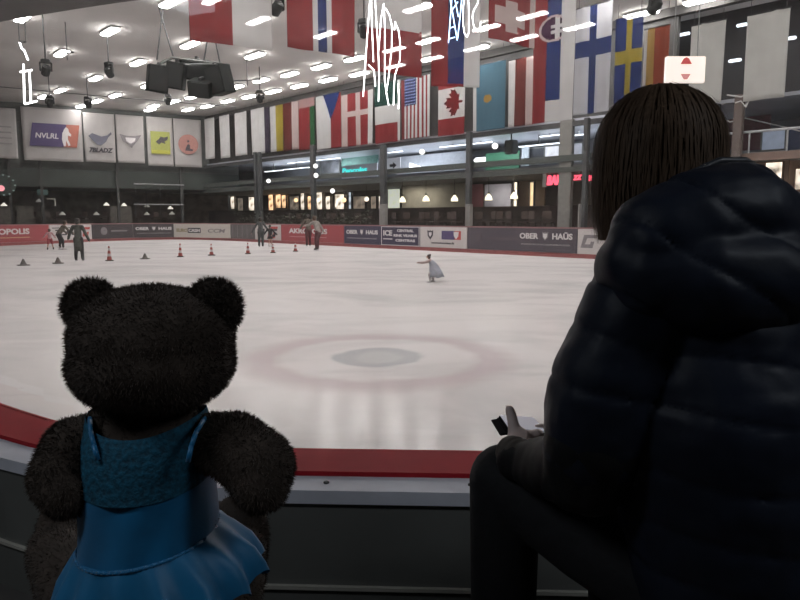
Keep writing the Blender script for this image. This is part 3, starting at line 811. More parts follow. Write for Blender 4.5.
spot(88, 104, 38, 'dark stage spotlight above the beast figure banner', -.2)
spot(260, 98, 36, 'dark stage spotlight above the narrow blank banners', 0)
spot(277, 8, 21, 'dark stage spotlight in the gap after the half white flag', .6)
spot(364, 31, 24, 'dark stage spotlight in the gap before the white over red flag', -.3)
spot(168, 101, 42, 'small dark stage spotlight under the speaker cluster', 0)
spot(655, 6, 20, 'dark stage spotlight above the yellow cross flag', .5)
def hanger(px, y0, y1, d, arms, label):
    p = at_y(px, y0, d); q = at_y(px, y1, d)
    r = tag(empty('hanging_rod', (p.x, p.y, q.z), 0), label, 'rod')
    b = MB(); b.cone((0, 0, 0), (0, 0, CEIL - q.z), .022, .022, 8); put('rod', b, DARKSTEEL, r)
    for dx in arms:
        b = MB(); b.cone((-dx, 0, .25), (dx, 0, .30), .03, .03, 8); put('crossbar', b, DARKSTEEL, r)
hanger(66, 37, 60, 28, (.28,), 'thin dark rod with a crossbar hanging before a tube lamp')
hanger(247, 70, 86, 34, (.7,), 'thin dark rod with a long crossbar behind the speaker cluster')
for y0, y1, lab in ((88, 108, 'pale cable strung over the rink from soffit to corner'),):
    a = at_y(-30, 84, 40); e = at_y(236, 107, 44)
    b = MB(); b.tube([a, (a + e) / 2 + Vector((0, 0, -.05)), e], .025); o = put('ceiling_cable', b, STEEL); tag(o, lab, 'cable')

# glass reflections of scribble lights and a sign, built as hanging glowing shapes
NEW = mm('neon_reflection_white', (.9, .9, .9), .4, emit=(1, .98, .97), power=5.0, var=0); NEB = mm('neon_reflection_blue', (.6, .75, .95), .4, emit=(.55, .78, 1), power=3.5, var=0)
def neon(label, strokes, d, r0, cords, mats):  # glowing strokes stand in for reflections in the rink glass
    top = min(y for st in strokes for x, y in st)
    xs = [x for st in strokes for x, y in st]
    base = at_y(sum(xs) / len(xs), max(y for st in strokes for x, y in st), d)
    root = empty('neon_reflection', base, 0, label, 'neon light')
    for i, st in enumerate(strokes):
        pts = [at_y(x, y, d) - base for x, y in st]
        b = MB(); b.tube(pts, r0, 8); put('reflection_stroke', b, mats[i % len(mats)], root)
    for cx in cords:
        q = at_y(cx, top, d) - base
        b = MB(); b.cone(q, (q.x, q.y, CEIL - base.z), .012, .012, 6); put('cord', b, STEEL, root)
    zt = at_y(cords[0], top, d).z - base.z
    b = MB(); b.cone((at_y(cords[0], top, d) - base), (at_y(cords[-1], top, d) - base), .03, .03, 8); put('top_bar', b, STEEL, root)  # cords and bar are added to carry the reflected strokes
A = lambda *p: [(350 + x / 5.333, y / 5.333) for x, y in p]
neon('tangle of white scribble light reflections before the white over red flag',
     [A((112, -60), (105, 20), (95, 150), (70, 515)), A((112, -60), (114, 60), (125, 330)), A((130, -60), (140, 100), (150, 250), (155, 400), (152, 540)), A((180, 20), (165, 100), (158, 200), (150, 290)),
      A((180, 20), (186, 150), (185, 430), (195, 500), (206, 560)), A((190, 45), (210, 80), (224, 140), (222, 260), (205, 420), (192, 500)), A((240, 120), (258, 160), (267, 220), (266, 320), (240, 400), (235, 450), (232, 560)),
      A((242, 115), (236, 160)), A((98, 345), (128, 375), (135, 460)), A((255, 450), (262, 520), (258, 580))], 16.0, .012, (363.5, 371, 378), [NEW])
neon('blue and white scribble light reflections before the tricolour',
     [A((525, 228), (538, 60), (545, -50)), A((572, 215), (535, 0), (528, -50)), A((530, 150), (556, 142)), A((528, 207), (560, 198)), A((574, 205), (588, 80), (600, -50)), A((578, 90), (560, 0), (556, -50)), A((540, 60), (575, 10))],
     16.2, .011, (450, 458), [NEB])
neon('white looped scribble light reflection beside the blue one',
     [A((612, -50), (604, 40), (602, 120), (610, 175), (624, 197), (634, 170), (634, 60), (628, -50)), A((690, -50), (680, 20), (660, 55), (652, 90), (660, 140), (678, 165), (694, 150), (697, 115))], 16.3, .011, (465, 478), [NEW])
neon('glass reflection of a white tube light with bent top by the end wall banners',
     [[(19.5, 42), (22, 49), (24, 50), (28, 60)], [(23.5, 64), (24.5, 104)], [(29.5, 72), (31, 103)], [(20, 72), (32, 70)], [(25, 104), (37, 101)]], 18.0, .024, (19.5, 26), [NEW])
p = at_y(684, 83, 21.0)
r = empty('sign_reflection', p, 0, 'glass reflection of a white lit box sign with two red triangles, up and down', 'sign')  # sign mirrored in the rink glass, modelled as a glowing box
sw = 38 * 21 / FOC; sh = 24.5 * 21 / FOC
b = MB(); b.bbox((0, 0, sh / 2), (sw, .16, sh), .02); put('reflected_box', b, mm('sign_reflection_face', (.9, .86, .8), .4, emit=(1, .9, .82), power=.6, var=0), r)
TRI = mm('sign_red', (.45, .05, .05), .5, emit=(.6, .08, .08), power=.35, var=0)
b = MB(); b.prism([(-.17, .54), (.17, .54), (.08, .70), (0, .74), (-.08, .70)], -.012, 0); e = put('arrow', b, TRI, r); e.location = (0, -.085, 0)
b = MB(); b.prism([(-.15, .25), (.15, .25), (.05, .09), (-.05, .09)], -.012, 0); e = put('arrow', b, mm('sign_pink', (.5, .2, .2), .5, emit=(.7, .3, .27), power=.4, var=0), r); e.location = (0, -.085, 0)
b = MB(); b.cone((-sw * .3, 0, sh), (-sw * .3, 0, CEIL - p.z), .015, .015, 6); b.cone((sw * .3, 0, sh), (sw * .3, 0, CEIL - p.z), .015, .015, 6); put('hanger', b, STEEL, r)  # added hangers, holding up the reflected sign

# ------------------------------------------------------------------ shops and cafe behind the far boards
def panel(name, x0, x1, y0, y1, o, material, label, cat, group=None, frame=None, th=.06):
    c, wd, h = R.rect(x0, x1, y0, y1, o)
    b = MB(); b.box((0, 0, h / 2), (wd, th, h)); ob = put(name, b, material, loc=c, rz=R.th); tag(ob, label, cat, group, 'thing')
    if frame is not None:
        t = max(.05, wd * .05); b = MB()
        for q in ((-wd / 2, h / 2, t, h + t), (wd / 2, h / 2, t, h + t)): b.box((q[0], -.03, q[1]), (q[2], th + .06, q[3]))
        for q in ((0, 0, wd, t), (0, h, wd, t)): b.box((q[0], -.03, q[1]), (q[2], th + .06, q[3]))
        put('frame', b, frame, ob)
    return ob, wd, h
def glow(nm, c, p):
    if nm in M: return M[nm]
    m = mm(nm, tuple(min(.9, x) for x in c), .5, emit=c, power=p, var=.3, scale=2.2)
    if nm.startswith('shop'):           # goods and fittings behind the lit panes
        nt = m.node_tree; rp = [n for n in nt.nodes if n.type == 'VALTORGB'][0]; r2 = nt.nodes.new('ShaderNodeValToRGB'); nz = [n for n in nt.nodes if n.type == 'TEX_NOISE'][0]
        r2.color_ramp.elements[0].position = .40; r2.color_ramp.elements[0].color = tuple(x * .12 for x in c) + (1,)
        r2.color_ramp.elements[1].position = .58; r2.color_ramp.elements[1].color = tuple(c) + (1,)
        nt.links.new(nz.outputs['Fac'], r2.inputs['Fac']); nt.links.new(r2.outputs['Color'], nt.nodes['Principled BSDF'].inputs['Emission Color'])
    return m
WARM = glow('shop_warm', (1, .62, .34), 2.0); CREAM = glow('shop_cream', (1, .86, .70), 1.7); COOL = glow('shop_cool', (.8, .9, 1), 1.0); DIMW = glow('shop_dim', (.6, .5, .4), .35)
FRD = mm('shop_frame', (.05, .045, .04), .6)
wins = [(269, 274, 193, 213, WARM, 'slim warm lit shop window nearest to the rink corner post'), (276, 281.5, 190, 208, WARM, 'orange lit shop window beside a dark pillar'), (282, 286.5, 195, 208, WARM, 'small orange lit shop window in a row of warm ones'),
        (290, 300, 196, 212, DIMW, 'dim brown shop window behind the cafe terrace'), (301, 305, 193, 210, CREAM, 'narrow cream lit shop window before the steel post'), (308, 312, 196, 210, WARM, 'slim warm shop window touching the steel post'),
        (317, 323, 190, 211, CREAM, 'cream lit shop window after the steel post'), (326, 331, 196, 211, CREAM, 'pale lit shop window between two dark pillars'), (335, 345, 194, 212, CREAM, 'wide cream lit shop window under the gallery'),
        (349, 352, 192, 212, COOL, 'narrow cool lit shop window under the teal sign'), (353.5, 366, 196, 214, DIMW, 'dim shop window behind a glowing round lamp'), (371, 377, 196, 212, DIMW, 'dim window beside the concrete sleeve'),
        (388, 401, 186, 212, glow('door_pale', (.8, .85, .72), .65), 'pale lit doorway with green plants behind the terrace'), (183, 189, 197, 208, COOL, 'lit shop window in the rink corner'), (191, 200, 195, 206, CREAM, 'bright warm shop window in the rink corner'),
        (206, 211, 199, 213, CREAM, 'small lit shop window behind the corner cafe'), (222, 228, 196, 213, COOL, 'narrow lit shop window behind the cream board'), (238, 244, 198, 214, DIMW, 'dim shop window above the gate panel'), (200.5, 203.5, 196, 207, WARM, 'tiny warm shop window at the end of the corner row'), (214, 219, 197, 211, COOL, 'small cool lit window over the cream board'), (231, 235, 196, 209, CREAM, 'slim cream window above the end of the cream board'), (379, 381, 196, 212, CREAM, 'slim lit window just before the tall steel post'), (312.5, 315, 198, 212, COOL, 'thin cool lit window right behind the steel post'), (249, 255, 197, 212, CREAM, 'lit window just before the first corner post')]
for x0, x1, y0, y1, m_, lab in wins:
    panel('shop_window', x0, x1, y0, y1, 10.5, m_, lab, 'shop window', 'lit shop windows behind the rink', FRD)
panel('shop_wall', 402, 466, 184, 212, 7.5, mm('plaster_olive', (.32, .31, .26), .8, var=.25, scale=.9), 'pale plaster cafe wall with leafy mottling behind pendant lamps', 'wall panel')
panel('shop_entrance', 470.5, 483, 184, 210, 7.5, mm('maroon', (.17, .06, .075), .6), 'maroon door panel behind the cafe terrace', 'door')
panel('shop_wall', 485, 511, 184, 211, 7.5, mm('plaster_blue', (.36, .37, .45), .7, var=.2, scale=1.2), 'pale blue cafe wall beside the maroon door', 'wall panel')
panel('shop_window', 514, 518, 182, 211, 7.4, CREAM, 'tall narrow cream lit window beside the pale blue wall', 'shop window', None, FRD)
panel('shop_window', 530, 534.5, 182, 210, 7.4, glow('amber', (1, .72, .42), .8), 'tall narrow amber lit window in a brown wall', 'shop window', None, FRD)
panel('shop_wall', 518, 545, 180, 214, 8.5, mm('brown_wall', (.13, .09, .06), .7), 'dark brown wall with a tall amber window', 'wall panel')
panel('shop_post', 543, 546.5, 168, 187, 3.0, mm('white_post', (.5, .5, .48), .6), 'short white post under the gallery beam', 'post')
# pendant lamps over the terrace
SHADE = mm('lamp_shade', (.9, .85, .7), .5, emit=(1, .90, .66), power=1.7, var=0)
pend0 = None
for px, py, sc_, lab in ((402.5, 199, 1, 'cream pendant lamp in front of the lit doorway'), (426, 198, 1, 'cream pendant lamp before the leafy mottling on the plaster wall'), (454.5, 198, 1, 'cream pendant lamp near the end of the plaster wall'),
                    (488.5, 197, 1, 'white pendant lamp before the pale blue wall'), (514, 195.5, 1, 'cream pendant lamp before the narrow lit window')):
    c = R.hit(px, py + 3.2, 4.0)
    if pend0 is None:
        pend0 = empty('pendant_lamp', c); o = pend0
        b = MB(); b.lathe([(.19, 0), (.19, .05), (.16, .17), (.08, .27), (.04, .34)], seg=20); put('lamp_shade', b, SHADE, o)
        b = MB(); b.cone((0, 0, .33), (0, 0, 3.62 - c.z), .012, .012, 6); put('cord', b, BLACKP, o)
        b = MB(); b.lathe([(.05, .3), (.05, .42)], seg=10); put('socket', b, BLACKP, o)
    else:
        o = copy_tree(pend0); o.location = c
    tag(o, lab, 'pendant lamp', 'pendant lamps over the cafe terrace')
ball0 = None
for px, py, m_, lab in ((296, 200, WARM, 'small glowing globe lamp behind the two dark posts'), (318, 200, CREAM, 'glowing globe lamp next to the steel post'), (344, 200, WARM, 'warm globe lamp before the wide cream window'), (366.5, 199, CREAM, 'large glowing globe lamp near the concrete sleeve')):
    c = R.hit(px, py, 6.0)
    o = empty('globe_lamp', c, 0, lab, 'globe lamp', 'globe lamps in the cafe')
    b = MB(); b.ball((0, 0, 0), .16, 16); put('globe', b, m_, o, smooth=True)
    b = MB(); b.cone((0, 0, .15), (0, 0, 3.62 - c.z), .01, .01, 6); put('cord', b, BLACKP, o)
# terrace railing, chairs and tables
CHB = mm('chair_brown', (.085, .06, .05), .6, var=.3)
def make_chair():
    r = empty('cafe_chair', (0, 0, 0))
    b = MB(); b.bbox((0, 0, .45), (.44, .42, .05), .02); put('seat', b, CHB, r)
    b = MB(); b.bbox((0, -.2, .78), (.42, .04, .36), .02); put('backrest', b, CHB, r)
    for sx in (-.19, .19):
        for sy in (-.18, .18):
            b = MB(); b.cone((sx * 1.08, sy * 1.08, 0), (sx, sy, .44), .016, .02, 6); put('leg', b, FRD, r)
    return r
ch0 = make_chair(); first = True; n = 0
near_lm = [(300, 'by the red board'), (330, 'by the two tall skaters'), (360, 'under the teal sign'), (405, 'before the lit doorway'), (430, 'before the plaster wall'), (455, 'at the end of the plaster wall'), (480, 'before the maroon door'), (505, 'before the pale blue wall'), (530, 'before the amber window'), (556, 'by the concrete column')]
for k, px in enumerate([292, 301, 325, 335, 346, 356, 397, 408, 418, 428, 440, 449, 457, 480, 490, 500, 512, 524, 535, 548]):
    c = R.hit(px, 226, 2.0 + (k % 2) * 1.1); c.z = .9
    o = ch0 if first else copy_tree(ch0); first = False
    o.location = c; o.rotation_euler = (0, 0, R.th + (0.3 if k % 2 else -.25) + (PI if k % 3 == 2 else 0))
    lm = min(near_lm, key=lambda q: abs(q[0] - px))[1]
    tag(o, 'dark brown cafe chair on the terrace ' + lm, 'chair', 'cafe chairs ' + lm)
for k, (px, lm) in enumerate(((312, 'by the steel post'), (366, 'under the teal sign'), (434, 'before the plaster wall'), (495, 'before the pale blue wall'), (541, 'by the amber window'))):
    c = R.hit(px, 226, 4.0); c.z = .9
    r = empty('cafe_table', c, 0, 'small dark round cafe table on the terrace ' + lm, 'table', 'cafe tables')
    b = MB(); b.lathe([(.36, .70), (.36, .73)], seg=20); put('tabletop', b, CHB, r)
    b = MB(); b.lathe([(.03, .02), (.03, .70)], seg=10); put('pedestal', b, FRD, r)
    b = MB(); b.lathe([(.22, 0), (.22, .02), (.04, .05)], seg=16); put('base', b, FRD, r)
for k, px in enumerate((8, 20, 33, 47, 58, 70, 84, 93, 104, 115, 128, 140, 155, 166, 178)):
    c = L.hit(px, 224, 1.6 + (k % 3) * .9); c.z = 1.05
    o = copy_tree(ch0); o.location = c; o.rotation_euler = (0, 0, L.th + (.4, -.5, 2.6, .1)[k % 4])
    tag(o, 'dark brown chair in the end stand ' + ('above the red board' if px < 49 else 'above the white board with black lettering' if px < 91 else 'above the faint emblem board' if px < 133 else 'under the low end handrail'), 'chair', 'chairs in the end stand ' + ('by the red board' if px < 49 else 'by the white board' if px < 91 else 'by the faint emblem board' if px < 133 else 'by the low handrail'))
b = MB(); b.box((0, 0, 0), (26, 4.5, .12)); structure('floor_end_stand', b, mm('stand_floor', (.07, .06, .05), .8), loc=L.pt(-12, 2.3, .98), rz=L.th)
# planted hedge along the terrace, too leafy to count
b = MB()
for k in range(900):
    t = random.uniform(-17.5, -3.0); p = R.pt(t, 1.0 + random.uniform(-.4, .0), .95 + random.random() ** 1.3 * (.95 + .25 * math.sin(t * 1.7)))
    a = random.random() * 6.28; l = random.uniform(.1, .2); e = Vector((math.cos(a), math.sin(a), random.uniform(-.3, .9))).normalized() * l; s_ = Vector((-e.y, e.x, random.uniform(-.1, .1))) * .35
    vs = [b.bm.verts.new(p), b.bm.verts.new(p + e * .5 + s_), b.bm.verts.new(p + e), b.bm.verts.new(p + e * .5 - s_)]; b.bm.faces.new(vs)
o = put('hedge_foliage', b, mm('hedge_green', (.035, .045, .025), .7, var=.4)); tag(o, 'dark green hedge along the terrace behind the red and cream boards', 'hedge', kind='stuff')

# gallery storey
pan, wd, h = panel('shop_sign', 342, 377.5, 164.5, 177.5, 5.0, mm('sign_grey', (.42, .43, .47), .5, emit=(.6, .65, .75), power=.12, var=.1), 'pale sign board with teal lettering on the gallery', 'sign')
TEAL = mm('teal_glow', (.1, .6, .6), .4, emit=(.05, .85, .80), power=1.1, var=0)
lettering(pan, 'Pepcolas', -wd * .12, h * .28, wd * .70, h * .52, TEAL, -.06, .03, .1)
panel('gallery_wall', 342, 378, 156, 165, 6.5, mm('green_tint', (.10, .25, .21), .4, var=.3), 'green tinted glass wall above the teal sign', 'wall panel')
panel('gallery_window', 321, 340, 158, 174, 7.0, mm('gal_win', (.25, .26, .28), .2, var=.5, scale=1.5), 'grey gallery window with bright fittings beside the teal sign', 'window', None, STEEL)
panel('gallery_wall', 397, 466.5, 154, 172, 7.5, mm('gal_grey', (.58, .61, .66), .5, var=.1), 'long pale grey gallery wall under the striped flags', 'wall panel')
pan, wd, h = panel('arrow_sign', 387, 400.5, 158, 173, 5.0, mm('sign_white', (.62, .63, .66), .5, emit=(.7, .75, .85), power=.25, var=0), 'white square sign with a dark arrow on the gallery', 'sign')
b = MB(); b.prism([(-.3, .08), (.0, .08), (.0, .2), (.3, 0), (0, -.2), (0, -.08), (-.3, -.08)], -.012, 0); e = put('arrow', b, INK, pan); e.location = (0, -.05, h * .5)
def wedge(px0, px1, y0, y1, flip, lab):
    c, wd, h = R.rect(px0, px1, y0, y1, 6.8)
    b = MB()
    if flip: b.prism([(-wd / 2, 0), (-wd / 2, h), (wd / 2, 0)], -.05, .05)
    else: b.prism([(-wd / 2, h * .5), (-wd * .3, 0), (wd / 2, 0), (wd / 2, h), (-wd * .3, h)], -.05, .05)
    o = put('wall_light', b, glow('wedge_white', (.95, .97, 1), 1.6), loc=c, rz=R.th); tag(o, lab, 'wall light')
wedge(410, 421, 162.5, 167, True, 'white wedge shaped light on the pale grey gallery wall')
wedge(474, 485, 157.5, 162.5, False, 'white arrow shaped light beside the green gallery wall')
panel('gallery_wall', 486, 519.5, 152, 170, 7.0, mm('gal_green', (.03, .13, .07), .6, var=.15), 'dark green gallery wall behind a hanging black loudspeaker', 'wall panel')
panel('gallery_pillar', 522, 529, 147, 166, 7.0, mm('gal_pale', (.36, .40, .43), .5), 'pale pillar beside the green gallery wall', 'pillar')
panel('gallery_window', 529, 545, 148, 164, 7.2, mm('gal_dark', (.05, .055, .065), .2), 'dark gallery window next to the pale pillar', 'window', None, STEEL)
panel('gallery_window', 545, 560, 146, 163, 7.2, mm('gal_lit', (.3, .3, .33), .3, emit=(.9, .93, 1), power=.7, var=.6, scale=3), 'bright gallery window beside the concrete column', 'window', None, STEEL)
panel('gallery_window', 573, 583, 143, 162, 7.0, mm('gal_lit2', (.2, .2, .22), .3, emit=(.8, .85, 1), power=.35, var=.6, scale=3), 'dim gallery window past the concrete column', 'window', None, STEEL)
p = R.hit(511, 154, 3.2); r = empty('hanging_loudspeaker', p, R.th, 'black box loudspeaker hanging on the gallery before the green wall', 'loudspeaker')
b = MB(); b.bbox((0, 0, .32), (.5, .4, .64), .03); put('speaker_cabinet', b, BLACKP, r)
b = MB(); b.box((0, -.21, .32), (.42, .03, .54)); put('grille', b, GRL, r)
b = MB(); b.cone((0, 0, .62), (0, 0, 5.62 - p.z), .03, .03, 8); put('bracket', b, DARKSTEEL, r)
# strip lamps under the gallery ceiling
STRIP = glow('gallery_strip', (.85, .92, 1), 1.9)
for px0, px1, py, lab in ((265, 283, 171, 'white strip lamp under the gallery ceiling by the first corner post'), (284, 309, 168.5, 'long white strip lamp under the gallery ceiling before the steel post'), (288, 312, 155, 'faint strip lamp close under the red and green flag'),
                          (315, 340, 156.5, 'white strip lamp over the grey gallery window'), (388, 402, 150, 'short strip lamp on the gallery above the arrow sign'), (440, 466, 143.5, 'strip lamp on the gallery ceiling below the leaf flag'),
                          (470, 492, 143, 'strip lamp on the gallery ceiling below the light blue flag'), (540, 560, 133.5, 'strip lamp on the gallery ceiling before the concrete column'), (573, 584, 135, 'short strip lamp on the gallery ceiling past the concrete column'),
                          (519, 560, 145, 'pale slatted strip lamp over the dark gallery window'), (183, 198, 174, 'white strip lamp above the corner shop windows')):
    a = R.hit(px0, py, 5.2); e = R.hit(px1, py, 5.2); zc = min(5.5, (a.z + e.z) / 2)
    b = MB(); b.bbox((0, 0, 0), ((e - a).length, .16, .05), .02); o = put('strip_lamp', b, STRIP, loc=((a.x + e.x) / 2, (a.y + e.y) / 2, zc), rz=R.th); tag(o, lab, 'strip lamp', 'gallery strip lamps')
    b = MB(); b.box((0, 0, (5.62 - zc) / 2), (.05, .05, max(.02, 5.62 - zc - .04))); put('stem', b, STEEL, o)
# round gallery spot lamps
for k, (px, py, lab) in enumerate(((315.5, 166, 'round white lamp on the steel post of the gallery'), (316, 175.5, 'lower round white lamp on the steel post'), (268.5, 181, 'small round lamp under the gallery edge near the corner post'), (422, 152, 'small round lamp under the gallery ceiling'), (495, 146, 'small round lamp beside the hanging black loudspeaker'), (332.5, 191, 'small round lamp under the gallery slab'))):
    c = R.hit(px, py, 2.0); b = MB(); b.ball((0, 0, 0), .14, 14); o = put('round_lamp', b, glow('round_white', (1, .98, .95), 1.8), loc=c, smooth=True); tag(o, lab, 'lamp', 'round gallery lamps')
    b = MB(); b.cone((0, 0, 0), tuple(R.m * .36), .03, .03, 6); put('arm', b, STEEL, o)
# red neon over the bar
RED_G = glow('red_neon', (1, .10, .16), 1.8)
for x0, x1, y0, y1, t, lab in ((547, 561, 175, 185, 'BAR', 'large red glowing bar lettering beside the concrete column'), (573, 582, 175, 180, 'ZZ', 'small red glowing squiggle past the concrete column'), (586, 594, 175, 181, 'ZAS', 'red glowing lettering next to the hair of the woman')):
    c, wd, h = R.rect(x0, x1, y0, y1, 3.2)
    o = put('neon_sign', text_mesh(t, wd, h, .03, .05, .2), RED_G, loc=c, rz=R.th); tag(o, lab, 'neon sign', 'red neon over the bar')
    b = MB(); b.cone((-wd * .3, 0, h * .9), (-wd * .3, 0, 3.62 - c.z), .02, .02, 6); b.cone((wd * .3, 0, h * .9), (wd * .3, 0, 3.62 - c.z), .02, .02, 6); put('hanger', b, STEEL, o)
# storey beside the woman
panel('shop_unit', 738, 770, 116, 150, 6.0, mm('plum', (.10, .028, .04), .6, var=.3), 'plum red shop front on the upper storey beside the brown post', 'shop front')
panel('shop_unit', 770, 830, 128, 152, 5.5, mm('navy_front', (.05, .08, .17), .4, var=.4, scale=1.0), 'dark blue shop front behind the pale handrail', 'shop front')
panel('shop_unit', 712, 738, 120, 150, 6.0, mm('plum_dark', (.11, .045, .05), .6, var=.3), 'dark wine red shop front between hair and brown post', 'shop front')
panel('shop_window', 762, 786, 130, 150, 5.3, mm('blue_pane', (.3, .36, .45), .3, emit=(.55, .65, .85), power=.22, var=.4, scale=1.5), 'pale blue glowing window pane on the upper storey', 'shop window', None, STEEL)
panel('gallery_parapet', 716, 840, 151.5, 159.5, 2.2, mm('brown_beam', (.22, .15, .12), .6), 'brown parapet beam over the shoulder of the woman', 'parapet')
for x0, x1, y0, y1, o_, mname in ((716, 840, 128.5, 131, 2.2, 'rail_pale'),):
    c, wd, h = R.rect(x0, x1, y0, y1, o_); r = empty('handrail', c, R.th, 'pale handrail across the upper storey beside the woman', 'handrail')
    b = MB(); b.cone((-wd / 2, 0, .05), (wd / 2, 0, .05), .045, .045, 10); put('rail', b, mm('rail_pale', (.45, .46, .48), .4), r)
    zb = sum(R.rect(x0, x1, 151.5, 159.5, 2.2)[k].z if k == 0 else R.rect(x0, x1, 151.5, 159.5, 2.2)[k] for k in (0, 2))
    for fx in (-.5, -.2, .11, .42):
        b = MB(); b.cone((fx * wd, 0, zb - c.z), (fx * wd, 0, .05), .03, .03, 8); put('post', b, mm('rail_pale', (.45, .46, .48), .4), r)
panel('shop_window', 765, 783, 162, 190, 4.0, CREAM, 'bright cream lit window above the shoulder of the woman', 'shop window', None, mm('brown_frame', (.20, .12, .08), .6))
panel('shop_window', 795, 815, 168, 190, 4.0, CREAM, 'lit window at the picture edge beyond the brown frame', 'shop window', None, mm('brown_frame', (.20, .12, .08), .6))
panel('shop_wall', 715, 830, 160, 215, 4.6, mm('brown_shop', (.17, .11, .08), .7, var=.25), 'brown panelled shop wall past the woman', 'wall panel')
panel('partition_frame', 784, 788, 160, 200, 3.6, mm('brown_frame', (.20, .12, .08), .6), 'brown upright frame beside the bright cream window', 'frame')
for px, py, w_, lab in ((742, 25, 10, 'slim strip lamp between the two blank grey banners'), (682.5, 34.5, 14, 'strip lamp over the reflected sign with triangles'), (735, 60.5, 12, 'short strip lamp low between the blank grey banners'), (792, 38, 8, 'small strip lamp at the picture edge past the grey banner')):
    a = R.hit(px - w_ / 2, py, 4.6); e = R.hit(px + w_ / 2, py, 4.6)
    b = MB(); b.bbox((0, 0, 0), ((e - a).length, .12, .1), .02); o = put('strip_lamp', b, STRIP, loc=(a + e) / 2, rz=R.th); tag(o, lab, 'strip lamp', 'upper strip lamps')
    b = MB(); b.box((0, .10, 0), (.06, .14, .06)); put('stem', b, STEEL, o)
# cable bundles between the banners
def cable(pts, o_, lab):
    q = [R.hit(x, y, o_) for x, y in pts]; b = MB(); b.tube(q, .022); ob = put('white_cable', b, mm('cable_white', (.6, .6, .6), .5)); tag(ob, lab, 'cable')
cable([(727, 95), (734, 96), (741, 97), (746, 94)], 1.7, 'white cable tied across the brown post between the grey banners')
cable([(735, 103), (741, 101), (746, 107), (749, 100)], 1.7, 'lower white cable loop by the grey banner')
cable([(712, 110), (730, 122), (745, 118), (780, 126), (812, 134)], 3.5, 'pale cable sagging across the upper storey')

# end of the hall, under the club banners
def lpanel(name, x0, x1, y0, y1, o, material, label, cat, group=None, th=.05):
    c, wd, h = L.rect(x0, x1, y0, y1, o); b = MB(); b.box((0, 0, h / 2), (wd, th, h)); ob = put(name, b, material, loc=c, rz=L.th); return tag(ob, label, cat, group)
for y in (184, 204):
    c, wd, h = L.rect(134, 184, y - .5, y + .5, -.2)
    r = empty('handrail', c, L.th, 'pale handrail %s the dark end stand near the rink corner' % ('high on' if y == 184 else 'low on'), 'handrail', 'end stand handrails')
    b = MB(); b.cone((-wd / 2, 0, 0), (wd / 2, 0, 0), .04, .04, 8); put('rail', b, mm('rail_grey', (.4, .4, .4), .4), r)
    for fx in (-.48, 0, .48):
        b = MB(); b.cone((fx * wd, 0, 0), (fx * wd, 0, -1.0 if y == 184 else -.9), .025, .025, 6); put('post', b, DARKSTEEL, r)
LS = mm('small_shade', (.6, .58, .52), .5, emit=(.8, .78, .7), power=.15, var=0)
LS2 = mm('small_shade_bright', (.9, .85, .75), .5, emit=(1, .93, .8), power=1.0, var=0)
sh0 = None
for px, py, br, lab in ((27.5, 216, 0, 'over the white board, by the red one'), (62.5, 215, 0, 'above the bent dark skater'), (96.5, 215, 0, 'beside the head of the long coated skater'), (122.5, 215, 0, 'over the faint round emblem board'), (147, 215, 0, 'over the charcoal board with white lettering'), (172, 214.5, 0, 'over the seam of charcoal and cream boards'),
                        (106.5, 205.5, 1, 'shining brightest over the long coated skater'), (75, 185, 0, 'high under the wide hockey banner'), (92.5, 185.3, 0, 'high under the beast figure banner'), (4, 206, 1, 'at the picture edge over the red board'), (124, 206, 1, 'over the winged emblem banner'), (170.5, 209, 1, 'near the corner shop windows'), (39, 202, 0, 'beside the teal box'), (147, 207, 0, 'under the low end handrail')):
    c = L.hit(px, py, 2.0 if py > 213 else 4.0)
    o = empty('hanging_lamp', c, 0, 'small pale lamp in the dark end stand ' + lab, 'lamp', 'small lamps in the end stand')
    b = MB(); b.lathe([(.23, 0), (.21, .05), (.10, .16), (.05, .24)], seg=14); put('lamp_shade', b, LS2 if br else LS, o)
    b = MB(); b.cone((0, 0, .22), (0, 0, 3.7 - c.z), .012, .012, 6)
    if c.z < 3.4: put('cord', b, BLACKP, o)
    else: b.bm.free()
c, wd, h = L.rect(-9, 16, 174, 196, -.15)
r = empty('round_sign', c, L.th, 'dark round sign with a pink dot and teal rim on the end wall', 'sign')
b = MB(); b.lathe([(wd / 2, -.04), (wd / 2, .04)], seg=28); e = put('disc', b, mm('sign_dark', (.04, .06, .05), .5), r); e.rotation_euler = (PI / 2, 0, 0); e.location = (0, 0, h / 2)
b = MB(); b.lathe([(.2, -.02), (.2, .02)], seg=16); e = put('dot', b, glow('pink_dot', (1, .35, .40), .9), r); e.rotation_euler = (PI / 2, 0, 0); e.location = (-.15, -.06, h * .35)
b = MB()
for k in range(12):
    a = k * .52; b.box((math.cos(a) * wd * .46, -.06, h / 2 + math.sin(a) * wd * .46), (.12, .03, .08))
put('rim_lights', b, mm('rim_teal', (.35, .45, .42), .5, emit=(.5, .7, .65), power=.2, var=0), r)
lpanel('wall_box', 37, 48, 189.5, 195, -.1, mm('teal_box', (.06, .12, .11), .5), 'small dark teal box on the end stand', 'box')
c, wd, h = L.rect(47, 55, 199, 206, .1)
b = MB(); b.tube([(-wd / 2, 0, h), (wd / 2, 0, h), (wd / 2, 0, 0)], .05); o = put('bent_rail', b, mm('rail_cream', (.5, .47, .4), .5), loc=c, rz=L.th); tag(o, 'short cream bent rail in the end stand above the skaters', 'rail')
for x0, x1, lab in ((-5, 12, 'by the picture edge'), (17, 34, 'behind the red board'), (110, 132, 'beside the low handrail')):
    lpanel('stand_panel', x0, x1, 206, 224, 1.0, mm('stand_panel', (.11, .10, .085), .7, var=.4), 'brown grey panel in the dark end stand ' + lab, 'panel', 'panels in the end stand')
